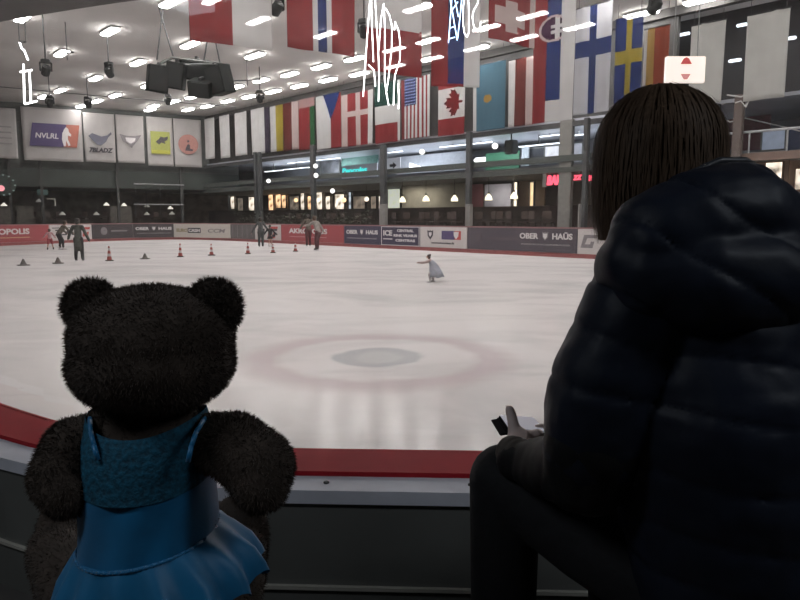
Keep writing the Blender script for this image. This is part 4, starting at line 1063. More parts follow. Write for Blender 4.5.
for px in (10.5, 42, 118, 181.5):
    c, wd, h = L.rect(px - 1.3, px + 1.3, 160, 228, -.1); b = MB(); b.box((0, 0, h / 2), (wd, .2, h)); structure('column_end', b, mm('end_post', (.045, .045, .042), .6), loc=c, rz=L.th)

# ------------------------------------------------------------------ training cones on the ice
CW = mm('cone_white', (.6, .55, .54), .5); CR = mm('cone_red', (.35, .07, .06), .5); CD = mm('cone_dark', (.09, .08, .07), .6)
def cone_tall(px, py, lab, k=1.0):
    p = at_z(px, py, 0); r = empty('traffic_cone', p, random.random(), lab, 'cone', 'striped cones on the ice')
    b = MB(); b.bbox((0, 0, .02), (.24, .24, .04), .012); put('base', b, CD, r)
    pr = lambda t: .085 * (1 - t) + .022 * t
    for i, (t0, t1, m_) in enumerate(((0, .26, CR), (.26, .46, CW), (.46, .68, CR), (.68, .86, CW), (.86, 1, CR))):
        b = MB(); b.lathe([(pr(t0), .04 + t0 * .5 * k), (pr(t1), .04 + t1 * .5 * k)], seg=14); put('band', b, m_, r)
def cone_low(px, py, lab):
    p = at_z(px, py, 0); r = empty('marker_cone', p, random.random(), lab, 'cone', 'low dark cones on the ice')
    b = MB(); b.bbox((0, 0, .015), (.34, .34, .03), .01); put('base', b, CD, r)
    b = MB(); b.lathe([(.12, .03), (.09, .06), (.025, .21), (.0, .22)], seg=14); put('body', b, CD, r)
cone_low(23.5, 265.5, 'low dark cone lying closest to the picture edge'); cone_low(58, 263.5, 'low dark cone in front of the child in pink'); cone_low(145, 259, 'low dark cone between two striped cones')
for px, py, k, lab in ((109.5, 261, 1.0, 'striped cone next to the skater in the long coat'), (180.5, 257, 1.0, 'striped cone below the cream board, before the bare gap'), (211.5, 255.5, .9, 'striped cone below the dark lettering of the cream board'),
                       (248, 254, .9, 'striped cone below the grey gate panel'), (273, 253, .7, 'striped cone in front of the small girl of the pair'), (295.5, 251.5, .8, 'striped cone before the red board beside two tall skaters')):
    cone_tall(px, py, lab, k)

# ------------------------------------------------------------------ skaters out on the ice
SKIN = mm('skin', (.50, .30, .23), .5, var=.06); EYEM = mm('eye_dark', (.02, .015, .01), .2); LIP = mm('lip', (.35, .12, .11), .5)
BOOT_D = mm('skate_dark', (.03, .03, .03), .4); BOOT_W = mm('skate_white', (.65, .63, .62), .4); BLADE = mm('blade', (.5, .5, .52), .25, .8)
def skater(px, py, H, rz, label, top, legs, hair, boots=BOOT_D, lean=(0, 0), drop=0.0, feet=((-.055, 0), (.055, 0)), hands=((-.2, .05, -.33), (.2, .05, -.33)), knees=((0, .02), (0, .02)),
           coat=.0, skirt=None, bun=False, hood=None, sleeves=True, shorts=False, extra=None):
    base = at_z(px, py, 0)
    r = empty('person', base, rz, label, 'person')
    V = lambda x, y, z: Vector((x, y, z)) * H
    hip = V(lean[0] * -.3, lean[1] * -.4, .52 - drop); sh = hip + V(lean[0], lean[1], .30 - .3 * (abs(lean[0]) + abs(lean[1])) ** 2)
    head = sh + V(lean[0] * .25, lean[1] * .35 + .012, .115)
    t = lambda v, rr: (v.x, v.y, v.z, rr * H)
    def legpts(i, g=0.0):
        s = -1 if i == 0 else 1
        f = V(feet[i][0], feet[i][1], .075); h = hip + V(.05 * s, 0, 0); k = (h + f) / 2 + V(knees[i][0], knees[i][1], .01)
        return [t(h, .052 + g), t(k, .036 + g), t(f, .024 + g)], f
    def armpts(i, g=0.0):
        s = -1 if i == 0 else 1
        a = sh + V(.10 * s, 0, -.01); hd = a + V(*hands[i]) - V(0, 0, 0); e = (a + hd) / 2 + V(.015 * s, -.03, -.02)
        return [t(a, .030 + g), t(e, .023 + g), t(hd, .017 + g)], hd
    b = MB(); g = 12
    b.ball(head, .062 * H, g, (.86, .98, 1.1)); b.ball(head + V(0, .062, -.01), .014 * H, 8); b.ball(head + V(.054, 0, 0), .014 * H, 8, (.5, 1, 1.3)); b.ball(head + V(-.054, 0, 0), .014 * H, 8, (.5, 1, 1.3))
    b.chain([t(sh + V(0, 0, 0), .036), t(head - V(0, 0, .03), .030)], g)
    b.chain([t(hip, .07), t(hip.lerp(sh, .5), .066), t(sh - V(0, 0, .03), .062)], g); b.chain([t(sh + V(-.09, 0, -.015), .034), t(sh + V(.09, 0, -.015), .034)], g)
    for i in (0, 1):
        p, f = legpts(i); b.chain(p, g); b.chain([t(f, .022), t(f + V(0, .06, -.035), .018)], g)
        p, hd = armpts(i); b.chain(p, g)
        d = V(*hands[i]).normalized()
        b.ball(hd + d * .025 * H, .02 * H, 8); b.cone(hd, hd + d * .065 * H, .016 * H, .008 * H, 8); b.cone(hd, hd + (d + Vector((0, .9, 0))).normalized() * .04 * H, .008 * H, .006 * H, 6)
    put('body', remeshed(b, .0095 * H, 3, 'body'), SKIN, r, smooth=True)
    for s in (-1, 1):
        b = MB(); b.ball(head + V(.021 * s, .057, .008), .0075 * H, 8); put('eye', b, EYEM, r)
    b = MB(); b.box(head + V(0, .059, -.031), (.03 * H, .008 * H, .006 * H)); put('mouth', b, LIP, r)
    # hair
    b = MB(); b.ball(head + V(0, -.012, .012), .067 * H, 14, (.95, .98, 1.05)); b.ball(head + V(0, -.035, -.02), .055 * H, 12, (1, .8, 1))
    if bun: b.ball(head + V(0, -.06, .06), .034 * H, 10)
    me = remeshed(b, .010 * H, 2, 'hair')
    bm = bmesh.new(); bm.from_mesh(me)
    bmesh.ops.delete(bm, geom=[v for v in bm.verts if v.co.y > head.y + .028 * H and v.co.z < head.z + .035 * H], context='VERTS'); bm.to_mesh(me); bm.free()
    put('hair', me, hair, r, smooth=True)
    # jacket
    b = MB(); b.chain([t(hip + V(0, 0, .02 - coat * .3), .082), t(hip.lerp(sh, .5), .082), t(sh - V(0, 0, .03), .076)], g); b.chain([t(sh + V(-.095, 0, -.012), .045), t(sh + V(.095, 0, -.012), .045)], g)
    if coat: b.chain([t(hip + V(0, 0, .02), .085), t(hip - V(0, 0, coat), .092)], g)
    if sleeves:
        for i in (0, 1): b.chain(armpts(i, .013)[0], g)
    if hood: b.ball(sh + V(0, -.05, .045), .055 * H, 10, (1.2, .8, .8))
    put('jacket', remeshed(b, .010 * H, 3, 'jacket'), top, r, smooth=True)
    if skirt is not None:
        b = MB(); prof = [(.075, .03), (.10, -.05), (.145, -.14)]
        b.lathe([(a * H, z * H) for a, z in prof], hip, 18); o = put('skirt', b, skirt, r, smooth=True); o.modifiers.new('t', 'SOLIDIFY').thickness = .008
    if legs is not None:
        b = MB()
        for i in (0, 1):
            p, f = legpts(i, .012)
            if shorts: p = p[:2]
            b.chain(p, g)
        b.ball(hip, .078 * H, 12); put('trousers', remeshed(b, .010 * H, 2, 'trousers'), legs, r, smooth=True)
    for i in (0, 1):
        f = legpts(i)[1]
        b = MB(); b.chain([t(f + V(0, -.005, .03), .032), t(f + V(0, -.005, -.02), .032), t(f + V(0, .075, -.036), .024)], 10)
        k = put('skate', remeshed(b, .010 * H, 2, 'skate'), boots, r, smooth=True)
        b = MB(); b.box((f.x, f.y + .03 * H, .010), (.008, .19 * H, .02)); b.box((f.x, f.y - .02 * H, .02), (.015, .02 * H, .03)); b.box((f.x, f.y + .07 * H, .02), (.015, .02 * H, .03)); put('blade', b, BLADE, k)
    if extra: extra(r, V, hip, sh, head)
    return r
COAT_G = mm('coat_greygreen', (.055, .06, .052), .8); BLK = mm('cloth_black', (.028, .026, .028), .8); PINKT = mm('cloth_pink', (.50, .30, .31), .8); REDT = mm('cloth_red', (.30, .05, .06), .8)
OLIVE = mm('cloth_olive', (.10, .085, .065), .8); GREYJ = mm('cloth_grey', (.30, .27, .25), .8); WINE = mm('cloth_wine', (.08, .025, .028), .8); HAIRD = mm('hair_dark', (.03, .022, .018), .6); HAIRB = mm('hair_brown', (.09, .055, .035), .6); BLUEG = mm('dress_bluegrey', (.30, .31, .36), .8, var=.2); TAN = mm('cloth_tan', (.36, .27, .25), .8)
skater(50.5, 250, 1.02, .5, 'child in a pale pink top and red shorts skating by the white board', PINKT, REDT, HAIRB, feet=((-.12, -.06), (.13, .03)), hands=((-.16, .12, -.2), (.14, .1, -.22)), shorts=True)
skater(61.5, 249.5, 1.42, -.6, 'person in dark olive clothes bending forward on skates behind the child in pink', OLIVE, BLK, HAIRB, BOOT_W, lean=(.05, .16), feet=((-.03, -.04), (.03, .05)), hands=((-.1, .22, -.24), (.06, .24, -.22)), knees=((0, .05), (0, .06)))
skater(79.5, 261, 1.53, .15, 'person in a long grey green coat standing on skates with arms held away', COAT_G, BLK, HAIRD, feet=((-.075, 0), (.075, 0)), hands=((-.15, .10, -.28), (.13, .04, -.32)), coat=.2)
skater(261, 247, 1.58, .1, 'tall person in dark grey clothes next to a small girl in black', mm('cloth_slate', (.07, .075, .075), .8), mm('cloth_slate_dark', (.05, .055, .055), .8), HAIRD, feet=((-.06, 0), (.06, 0)))
skater(270.3, 247, 1.18, -.2, 'girl in a black jacket and short black skirt with bare legs, beside a tall person', BLK, None, HAIRD, BOOT_W, feet=((-.06, 0), (.06, 0)), hands=((-.2, .1, -.22), (.19, .1, -.24)), skirt=BLK)
skater(308.5, 246.3, 1.75, .3, 'tall person in dark wine clothes in front of the red board', OLIVE, WINE, HAIRD, feet=((-.05, -.02), (.06, .05)), hands=((-.12, .15, -.25), (.2, .2, -.12)), lean=(0, .05))
def bag(r, V, hip, sh, head):
    b = MB(); b.ball(sh + V(-.12, .16, -.08), .05, 12); put('mitten', b, INK_W, r)
skater(317.5, 250.2, 1.66, .9, 'person in a grey jacket and dark wine trousers striding past the red board', GREYJ, WINE, HAIRB, feet=((-.10, -.05), (.07, .06)), hands=((-.16, .18, -.1), (.18, -.05, -.27)), lean=(-.02, .10), knees=((0, .03), (0, .05)), extra=bag)
def cape(r, V, hip, sh, head):
    b = MB(); n = 18; rings = []
    for c, rx, ry in ((sh + V(0, -.02, .0), .11, .08), (hip.lerp(sh, .45) + V(0, -.05, 0), .16, .15), (hip + V(.0, -.06, -.10), .24, .22), (hip + V(0, -.08, -.24), .31, .26)):
        rings.append([b.bm.verts.new(c + V(rx * math.cos(2 * PI * k / n) * (1 + .05 * math.sin(k * 2.1)), ry * math.sin(2 * PI * k / n), .02 * math.sin(k * 1.7))) for k in range(n)])
    for a, e in zip(rings, rings[1:]):
        for k in range(n): b.bm.faces.new((a[k], a[(k + 1) % n], e[(k + 1) % n], e[k]))
    o = put('dress', b, BLUEG, r, smooth=True); o.modifiers.new('t', 'SOLIDIFY').thickness = .008
skater(432.5, 282, .74, 1.35, 'small girl in a blue grey dress gliding low in the middle of the ice', TAN, mm('tights_pale', (.5, .46, .46), .8), HAIRD, BOOT_W, lean=(0, .14), drop=.10, feet=((-.17, .05), (.17, .0)), hands=((-.10, .36, -.06), (.12, .34, -.10)), knees=((-.03, .08), (.03, .08)), bun=True, extra=cape)

# ------------------------------------------------------------------ bench
b = MB(); b.bbox((0.0, .82, .77), (2.9, .58, .06), .015)
bench = put('bench', b, mm('bench_wood', (.09, .06, .045), .5, var=.3, stretch=(1, 12, 12))); tag(bench, 'dark wooden bench under the teddy bear and the woman', 'bench')
for sx in (-1.2, 0, 1.2):
    b = MB(); b.bbox((sx, .82, .56), (.08, .5, .36), .01); put('leg', b, FRD, bench)

# ------------------------------------------------------------------ teddy bear
def furry(me, n, length, width, seed, droop=.35):
    """short plush hairs grown out of a closed mesh, in the same mesh"""
    rnd = random.Random(seed); me.calc_loop_triangles()
    tris = me.loop_triangles; acc = []; tot = 0.0
    for t in tris: tot += t.area; acc.append(tot)
    import bisect
    verts = [v.co.copy() for v in me.vertices]; faces = [tuple(p.vertices) for p in me.polygons]
    norm = [v.normal.copy() for v in me.vertices]
    for _ in range(n):
        t = tris[min(len(tris) - 1, bisect.bisect(acc, rnd.random() * tot))]
        a, c = rnd.random(), rnd.random()
        if a + c > 1: a, c = 1 - a, 1 - c
        i, j, k = t.vertices
        p = verts[i] * (1 - a - c) + verts[j] * a + verts[k] * c
        nn = (norm[i] * (1 - a - c) + norm[j] * a + norm[k] * c).normalized()
        cl = noise.noise_vector(p * 22) * .55
        d = (nn + Vector((rnd.uniform(-.45, .45), rnd.uniform(-.45, .45), rnd.uniform(-.45, .45) - droop)) + cl).normalized()
        s = d.cross(Vector((rnd.random() - .5, rnd.random() - .5, rnd.random() - .5))).normalized() * width * .5
        l = length * rnd.uniform(.5, 1.25); p = p - nn * .001; m = len(verts)
        verts += [p - s, p + s, p + d * l]; faces.append((m, m + 1, m + 2))
    out = bpy.data.meshes.new('fur'); out.from_pydata(verts, [], faces); out.update()
    return out
FUR = mm('plush_brown', (.070, .054, .044), .9, var=.25, scale=30, spec=.1, sheen=.1); MUZ = mm('plush_tan', (.25, .17, .11), .9, spec=.1)
bo = at_y(152, 500, 1.06); bear = empty('teddy_bear', (bo.x, 1.06, .80), 0, 'large dark brown teddy bear in a blue satin dress, sitting on the bench', 'teddy bear')
def bp(px, py, y, r=None):
    q = at_y(px, py, y) - Vector(bear.location); return (q.x, q.y, q.z) if r is None else (q.x, q.y, q.z, r)
K = 1.05 / FOC
b = MB(); b.chain([bp(152, 440, 1.07, .085), bp(152, 500, 1.07, .095), (0, .02, .135, .125)], 24)
torso = put('torso', furry(remeshed(b, .008, 4), 9000, .0085, .0016, 1), FUR, bear)
b = MB(); b.ball(bp(153, 336, 1.06), 1, 28, (82 * K, .118, 52 * K)); b.ball(bp(153, 362, 1.06), 1, 28, (83 * K, .125, 53 * K)); b.ball(bp(153, 372, 1.16), 1, 20, (.06, .07, .045))
head = put('head', furry(remeshed(b, .007, 5), 26000, .0085, .0016, 2), FUR, bear)
b = MB(); b.ball(bp(153, 366, 1.235), 1, 12, (.02, .014, .015)); put('nose', b, BLACKP, head, smooth=True)
for s in (-1, 1):
    b = MB(); b.ball(bp(153 + 24 * s, 342, 1.165), .012, 12); put('eye', b, EYEM, head, smooth=True)
    b = MB(); b.ball(bp((91, 153, 214)[s + 1], 307, 1.07), 1, 20, (29 * K, .028, 29 * K)); b.ball(bp((98, 153, 207)[s + 1], 320, 1.07), 1, 16, (22 * K, .03, 22 * K))
    put('ear', furry(remeshed(b, .006, 3), 6500, .011, .0015, 3 + s, .0), FUR, bear)
for pts, sd in (([(97, 440, 1.05, .046), (77, 450, 1.04, .054), (65, 476, 1.02, .054), (67, 490, 1.0, .044)], 7), ([(212, 442, 1.05, .048), (234, 445, 1.04, .054), (259, 466, 1.02, .057), (260, 484, 1.0, .046)], 8)):
    b = MB(); b.chain([bp(*p) for p in pts], 20); put('arm', furry(remeshed(b, .007, 5), 11000, .0085, .0016, sd), FUR, bear)
for pts, sd in (([(112, 640, 1.10, .075), (84, 652, 1.18, .075), (68, 650, 1.30, .066)], 9), ([(200, 634, 1.10, .075), (226, 640, 1.16, .075), (238, 640, 1.30, .066)], 10)):
    b = MB(); q = [bp(*p) for p in pts]; q = [(x, y, max(z, r_ + .0), r_) for x, y, z, r_ in q]; b.chain(q, 20); b.ball((q[-1][0], q[-1][1] + .03, q[-1][2] + .02), .075, 16, (.9, .6, 1.2))
    put('leg', furry(remeshed(b, .008, 4), 7000, .0085, .0016, sd), FUR, bear)
# dress
def satin(name, col, rough, sheen=.2): return mm(name, col, rough, spec=.5, var=.12, scale=14, sheen=sheen, bump=.15)
SAT = satin('dress_satin', (.006, .16, .36), .42); LACE = mat('dress_lace', (.004, .085, .15), .8, var=.5, scale=130, bump=.4)
def shell(rows, n=72, fn=None):
    """rows of (px_left, px_right, py, y, depth_radius): closed rings around the body"""
    bm = bmesh.new(); rings = []
    for j, (x0, x1, py, y, ry) in enumerate(rows):
        a = Vector(bp(x0, py, y)); c = Vector(bp(x1, py, y)); m = (a + c) / 2; rx = (c - a).length / 2; ring = []
        for k in range(n):
            t = 2 * PI * k / n; p = m + Vector((math.cos(t) * rx, math.sin(t) * ry, 0))
            if fn: p = fn(p, t, j / (len(rows) - 1), m)
            ring.append(bm.verts.new(p))
        rings.append(ring)
    for a, c in zip(rings, rings[1:]):
        for k in range(n): bm.faces.new((a[k], c[k], c[(k + 1) % n], a[(k + 1) % n]))
    bmesh.ops.recalc_face_normals(bm, faces=list(bm.faces)); me = bpy.data.meshes.new('shell'); bm.to_mesh(me); bm.free(); return me
dress = put('dress', shell([(84, 212, 466, 1.07, .112), (84, 213, 480, 1.07, .115), (85, 214, 500, 1.07, .118), (85, 216, 518, 1.07, .12), (84, 217, 534, 1.07, .124)],
    fn=lambda p, t, v, m: p + Vector((0, -.003 * math.sin(t * 9 + v * 4), (.013 * math.sin(t) * (1 - v) + .012 * math.cos(t) * v + .003 * math.sin(t * 5)))) ), SAT, bear, smooth=True)
o = put('yoke', shell([(92, 205, 422, 1.065, .092), (86, 210, 436, 1.065, .106), (84, 212, 455, 1.07, .114), (84, 213, 470, 1.07, .1185)],
    fn=lambda p, t, v, m: p + Vector((0, 0, (.022 * abs(math.cos(t)) ** 2) * (1 - v) + .013 * math.sin(t) * v))), LACE, dress, smooth=True)
tag(o, 'teal lace yoke')
b = MB(); pts = [Vector(bp(x, y, d)) for x, y, d in ((188, 462, .96), (191, 447, .965), (196, 432, .985), (203, 421, 1.02), (207, 416, 1.06))]
b.tube(pts, .004, 8); put('strap', b, SAT, dress, smooth=True)
b = MB(); pts = [Vector(bp(x, y, d)) for x, y, d in ((98, 460, .962), (94, 446, .967), (91, 432, .985), (90, 421, 1.02), (90, 416, 1.06))]
b.tube(pts, .004, 8); put('strap', b, SAT, dress, smooth=True)
def ruff(amp, fr, ph):
    def f(p, t, v, m):
        d = (p - m); k = 1 + amp * v * math.sin(t * fr + ph) + .03 * v * math.sin(t * 5 + ph)
        q = m + d * k; q.z += .012 * v * math.sin(t * fr + 1 + ph) + .026 * math.cos(t) * (.4 + .6 * v); return q
    return f
o = put('skirt', shell([(84, 217, 531, 1.07, .125), (76, 232, 544, 1.07, .138), (66, 250, 562, 1.07, .15), (62, 258, 580, 1.07, .16), (64, 260, 592, 1.07, .165)], 120, ruff(.075, 15, .4)), satin('dress_skirt', (.006, .165, .36), .5), dress, smooth=True)
o = put('underskirt', shell([(84, 217, 545, 1.07, .122), (76, 232, 575, 1.07, .14), (70, 238, 608, 1.07, .155)], 120, ruff(.05, 16, 1.2)), satin('dress_under', (.01, .11, .27), .5), dress, smooth=True)
b = MB(); pts = [(Vector(bp(84 + (217 - 84) * k / 24, 533 - 0 * k, 1.07)) + Vector((0, -.128 * math.sqrt(max(0, 1 - ((k - 12) / 12.0) ** 2)), .012 * (k - 12) / 12))) for k in range(25)]
b.tube(pts, .003, 6); put('waist_seam', b, SAT, dress, smooth=True)

# ------------------------------------------------------------------ woman on the bench
wo = at_y(715, 610, 1.05); woman = empty('person', (wo.x, 1.0, .38), 0, 'woman with brown hair in a dark hooded puffer jacket, sitting on the bench', 'person')
WL = Vector(woman.location)
def wp(px, py, y, r=None):
    q = at_y(px, py, y) - WL; return (q.x, q.y, q.z) if r is None else (q.x, q.y, q.z, r)
def wv(px, py, y): return Vector(wp(px, py, y))
b = MB(); g = 20
HC = wv(659, 152, 1.17); fdir = Vector((-.45, .89, -.12)).normalized(); sdir = fdir.cross(Vector((0, 0, 1))).normalized()
b.ball(HC, 1, 24, (.082, .092, .105)); b.ball(HC + fdir * .03 - Vector((0, 0, .05)), 1, 20, (.062, .068, .07))
b.ball(HC + fdir * .10 - Vector((0, 0, .025)), .014, 10); b.cone(HC + fdir * .088 + Vector((0, 0, .015)), HC + fdir * .104 - Vector((0, 0, .022)), .007, .013, 10)
for s in (-1, 1): b.ball(HC + sdir * .082 * s - Vector((0, 0, .015)), .024, 10, (.5, .8, 1.2))
b.chain([wp(670, 215, 1.15, .05), wp(685, 285, 1.1, .058)], g)
TOR = [(735, 612, 1.02, .13), (722, 500, 1.04, .12), (715, 400, 1.05, .125), (712, 320, 1.07, .11)]
b.chain([wp(*p) for p in TOR], g); b.chain([wp(640, 310, 1.02, .055), wp(712, 305, 1.08, .07), wp(800, 300, 1.12, .055)], g)
LARM = [(638, 308, 1.01, .052), (604, 400, 1.0, .044), (596, 470, 1.03, .040), (550, 468, 1.13, .034), (518, 452, 1.22, .026)]
RARM = [(815, 300, 1.12, .052), (860, 400, 1.16, .044), (850, 490, 1.24, .04), (720, 470, 1.36, .034), (585, 447, 1.34, .026)]
LLEG = [(690, 590, 1.06, .082), (590, 535, 1.17, .07), (505, 480, 1.27, .056)]
RLEG = [(770, 600, 1.08, .082), (700, 545, 1.28, .07), (620, 505, 1.42, .056)]
for A_ in (LARM, RARM, LLEG, RLEG): b.chain([wp(*p) for p in A_], g)
for kx, ky, kd in ((505, 480, 1.27), (620, 505, 1.42)):
    k_ = wv(kx, ky, kd); an = Vector((k_.x + .0, k_.y - .02, .09)); b.chain([(*k_, .055), (*(k_.lerp(an, .5)), .05), (*an, .036)], g); b.chain([(*an, .035), (an.x - .06, an.y + .12, .035, .03)], g)
# hands: the left one with its thumb up around the case
def hand(wr, palm, thumb, fingers):
    b.chain([(*wr, .026), (*wr.lerp(palm, .6), .025), (*palm, .024)], 14)
    for th in thumb: pass
    b.chain([(*p, q) for p, q in thumb], 12)
    for f in fingers: b.chain([(*p, q) for p, q in f], 12)
lw = wv(518, 452, 1.22); lpm = wv(519, 439, 1.255)
hand(lw, lpm, [(wv(516, 441, 1.25), .0175), (wv(514, 428, 1.26), .0125), (wv(512, 417, 1.27), .0108), (wv(509.5, 409.5, 1.275), .0098)],
     [[(wv(522 + 5 * k, 437 - k, 1.265), .0105), (wv(523 + 6 * k, 434, 1.31), .0095), (wv(519 + 5.5 * k, 436 - .5 * k, 1.345), .0085), (wv(514 + 5 * k, 432 + .5 * k, 1.35 - .004 * k), .0078)] for k in range(4)])
rw = wv(585, 447, 1.34); rpm = wv(560, 441, 1.34)
hand(rw, rpm, [(wv(560, 440, 1.335), .0135), (wv(551, 431, 1.33), .011), (wv(543, 428, 1.325), .009), (wv(538, 427.5, 1.32), .0082)],
     [[(wv(556, 442 + 2.2 * k, 1.345), .0105), (wv(545 - k, 443 + 2.4 * k, 1.35), .0095), (wv(536 - k, 441 + 2.2 * k, 1.345), .0085), (wv(531, 438.5 + 2 * k, 1.335), .0078)] for k in range(4)])
put('body', remeshed(b, .0048, 2, 'body'), mm('skin_pale', (.68, .54, .50), .5, var=.06), woman, smooth=True)
for s in (-1, 1):
    b = MB(); b.ball(HC + fdir * .083 + sdir * .031 * s + Vector((0, 0, .004)), .011, 12); put('eye', b, EYEM, woman, smooth=True)
b = MB(); b.ball(HC + fdir * .091 - Vector((0, 0, .065)), 1, 12, (.02, .012, .006)); put('mouth', b, LIP, woman, smooth=True)
# trousers and boots
b = MB()
for A_ in (LLEG, RLEG):
    b.chain([wp(p[0], p[1], p[2], p[3] + .016) for p in A_], g)
for kx, ky, kd in ((505, 480, 1.27), (620, 505, 1.42)):
    k_ = wv(kx, ky, kd); an = Vector((k_.x + .0, k_.y - .02, .12)); b.chain([(*k_, .071), (*(k_.lerp(an, .5)), .066), (*an, .058)], g)
b.chain([wp(735, 615, 1.02, .145), wp(720, 590, 1.05, .12)], g)
put('trousers', remeshed(b, .008, 4, 'trousers'), mm('trouser_dark', (.008, .008, .010), .85, var=.2, scale=40, bump=.2), woman, smooth=True)
for kx, ky, kd in ((505, 480, 1.27), (620, 505, 1.42)):
    k_ = wv(kx, ky, kd); b = MB(); b.chain([(k_.x, k_.y - .02, .14, .05), (k_.x, k_.y - .02, .06, .05), (k_.x - .065, k_.y + .12, .045, .04)], 16); b.box((k_.x - .03, k_.y + .04, .012), (.11, .24, .02))
    put('boot', remeshed(b, .008, 3, 'boot'), BLACKP, woman, smooth=True)
# puffer jacket with folded down hood
JK = mm('puffer_navy', (.009, .0125, .023), .52, var=.25, scale=10, spec=.22, bump=.3)
def quilt(me, freq, amp, axis=Vector((0, 0, 1)), crease=.35):
    me.calc_loop_triangles()
    ns = [v.normal.copy() for v in me.vertices]
    for v, n_ in zip(me.vertices, ns):
        t = v.co.dot(axis) * freq + .35 * noise.noise(v.co * 5)
        w_ = abs(math.sin(t * PI)) ** .28
        v.co += n_ * (amp * (w_ - .8) + .003 * noise.noise(v.co * 13) + .0025 * noise.noise(v.co * 31))
    me.update(); return me
b = MB()
b.chain([wp(738, 600, 1.02, .155), wp(726, 520, 1.03, .165), wp(716, 420, 1.03, .165), wp(712, 345, 1.05, .145), wp(712, 300, 1.06, .11)], 28)
b.chain([wp(638, 304, 1.01, .080), wp(712, 300, 1.05, .11), wp(800, 295, 1.10, .108)], 24)
b.chain([wp(638, 310, 1.01, .082), wp(600, 392, 1.0, .080), wp(593, 440, 1.005, .079)], 24)
b.chain([wp(815, 300, 1.11, .10), wp(870, 400, 1.14, .085), wp(855, 490, 1.22, .078)], 24)
jacket = put('jacket', quilt(remeshed(b, .007, 3, 'jacket'), 11.5, .009, Vector((.12, 0, 1)).normalized()), JK, woman, smooth=True)
b = MB(); b.chain([wp(593, 440, 1.005, .079), wp(588, 470, 1.03, .072), wp(552, 468, 1.13, .058), wp(516, 462, 1.2, .035)], 24)
o = put('sleeve', quilt(remeshed(b, .006, 3, 'sleeve'), 17.0, .006, Vector((-.9, .3, 0)).normalized()), mm('puffer_sleeve', (.011, .011, .012), .6, var=.25, spec=.18, bump=.3), jacket, smooth=True)
b = MB(); b.chain([wp(855, 490, 1.22, .078), wp(720, 480, 1.35, .06), wp(600, 452, 1.34, .042)], 24)
put('sleeve', quilt(remeshed(b, .007, 3, 'sleeve'), 17.0, .006, Vector((-.9, .3, 0)).normalized()), JK, jacket, smooth=True)
b = MB(); q = [wv(524, 459, 1.19), wv(512, 452, 1.218)]; d = (q[1] - q[0]).normalized()
for k in range(4): b.ball(q[0] + d * .010 * k, .0345 - .001 * k, 18, (1, 1, 1))
put('cuff', quilt(remeshed(b, .004, 2, 'cuff'), 70, .0035, d), mm('cuff_olive', (.07, .06, .05), .8, var=.2), jacket, smooth=True)
b = MB()
HOOD = [(638, 268, .985, .062), (660, 243, .985, .078), (697, 226, .99, .082), (735, 219, 1.01, .087), (768, 243, 1.04, .084), (798, 277, 1.07, .09)]
b.chain([wp(*p) for p in HOOD], 24)
b.chain([wp(655, 280, .97, .07), wp(700, 280, .96, .082), wp(752, 280, .98, .088)], 24)
hood = put('hood', quilt(remeshed(b, .006, 3, 'hood'), 11.0, .010, Vector((.55, .2, .8)).normalized()), JK, jacket, smooth=True)
b = MB(); rim = [(601, 262, 1.035), (612, 238, 1.04), (640, 207, 1.045), (668, 187, 1.05), (694, 172, 1.055), (720, 161, 1.06), (745, 161, 1.075), (768, 176, 1.10)]
b.tube([wv(*p) for p in rim], .007, 8); put('hood_piping', remeshed(b, .003, 2, 'piping'), mm('piping', (.03, .032, .038), .4, var=.2), hood, smooth=True)

# hair
def hair_pt(phi, s, jit):
    """phi: around the head, s: 0 crown .. 1 tip"""
    rx, ry, rz = .104, .110, .112
    c = HC + Vector((.0, .0, .0))
    endz = wv(600, 240, 1.15).z
    if s < .5:
        a = s / .5 * PI / 2
        p = c + Vector((math.cos(phi) * math.sin(a) * rx, math.sin(phi) * math.sin(a) * ry, math.cos(a) * rz))
    else:
        k = (s - .5) / .5; z = c.z + (endz - c.z) * k
        gx = 1.0 - .05 * k + .05 * math.sin(k * PI)
        p = Vector((c.x + math.cos(phi) * rx * gx, c.y + math.sin(phi) * ry * gx, z))
    out = Vector((math.cos(phi), math.sin(phi), .2))
    return p + out * jit
HAIR = mm('hair_long', (.085, .054, .034), .6, var=.3, scale=9, spec=.15, stretch=(30, 30, 1.5))
n, rows = 96, 26
bm = bmesh.new(); rings = []
face_gap = math.atan2(fdir.y, fdir.x)
def gap(phi):
    d = abs((phi - face_gap + PI) % (2 * PI) - PI); return d < .75
for j in range(rows + 1):
    s = max(.02, j / rows); rings.append([bm.verts.new(hair_pt(2 * PI * k / n, s, -.006 + .004 * noise.noise(Vector((k * .55, j * .05, 0))))) for k in range(n)])
bm.faces.new(rings[0])
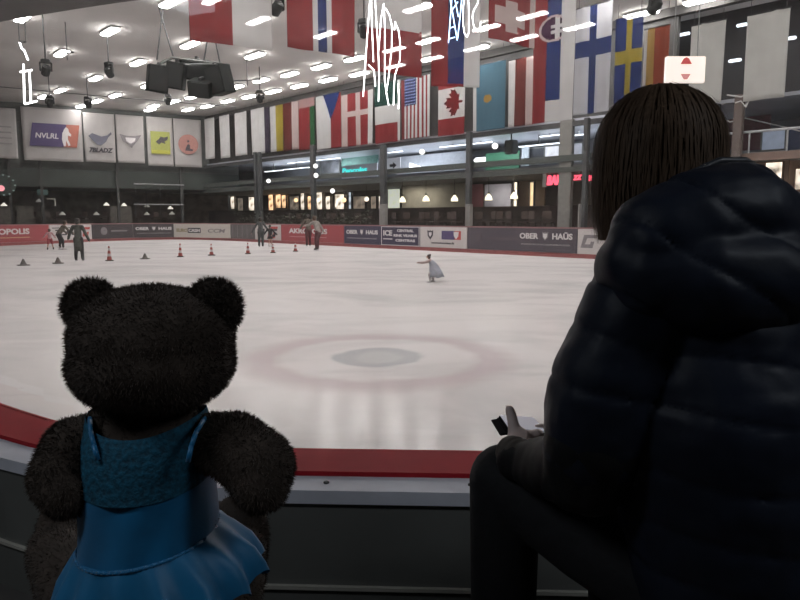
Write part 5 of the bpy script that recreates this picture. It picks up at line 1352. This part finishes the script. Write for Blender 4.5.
for j in range(rows):
    for k in range(n):
        if j >= 11 and gap(2 * PI * (k + .5) / n): continue
        bm.faces.new((rings[j][k], rings[j + 1][k], rings[j + 1][(k + 1) % n], rings[j][(k + 1) % n]))
rnd = random.Random(5)
for q in range(2600):
    phi = rnd.random() * 2 * PI
    if gap(phi) and rnd.random() < .95: s1 = .5
    else: s1 = rnd.uniform(.82, 1.03)
    s0 = rnd.uniform(.02, .5) if s1 > .5 else .04; lift = rnd.uniform(-.004, .0045) + (.006 * rnd.random() if rnd.random() < .05 else 0); wd_ = rnd.uniform(.0012, .0026); dphi = rnd.uniform(-.16, .16); prev = None
    N_ = 12
    for i in range(N_ + 1):
        t = i / N_; s = s0 + (s1 - s0) * t
        p = hair_pt(phi + dphi * t * t, s, lift + .003 * math.sin(t * 5 + q))
        side = Vector((-math.sin(phi), math.cos(phi), 0)) * wd_ * (1 - .75 * t)
        pr = (bm.verts.new(p - side), bm.verts.new(p + side))
        if prev: bm.faces.new((prev[0], prev[1], pr[1], pr[0]))
        prev = pr
me = bpy.data.meshes.new('hair'); bm.to_mesh(me); bm.free()
put('hair', me, HAIR, woman, smooth=True)

# folding case in her hands
cp = at_y(519, 426, 1.345)
case = empty('phone_case', cp, 0, 'dark folding phone case with pale inside held in the hand of the woman', 'phone')
rot = Matrix.Rotation(math.radians(5), 4, 'Y') @ Matrix.Rotation(math.radians(-4), 4, 'X')
b = MB(); b.bbox((0.004, 0, 0), (.082, .13, .009), .004); o = put('case_back', b, mm('case_matte', (.008, .008, .009), .95, spec=.05), case); o.matrix_local = rot
b = MB(); b.bbox((.006, 0, .0062), (.074, .122, .004), .0015); k = put('screen', b, mm('screen_pale', (.75, .74, .78), .3, emit=(.85, .86, 1), power=.15, var=.03), case); k.matrix_local = rot  # pale colour and faint glow stand in for the reflected ceiling
b = MB(); b.bbox((-.017, 0, .0), (.018, .128, .003), .0015); k = put('cover', b, mm('case_matte', (.008, .008, .009), .95, spec=.05), case); k.matrix_local = rot @ Matrix.Translation((-.036, 0, -.003)) @ Matrix.Rotation(math.radians(-14), 4, 'Y') @ Matrix.Translation((.012, 0, -.001))
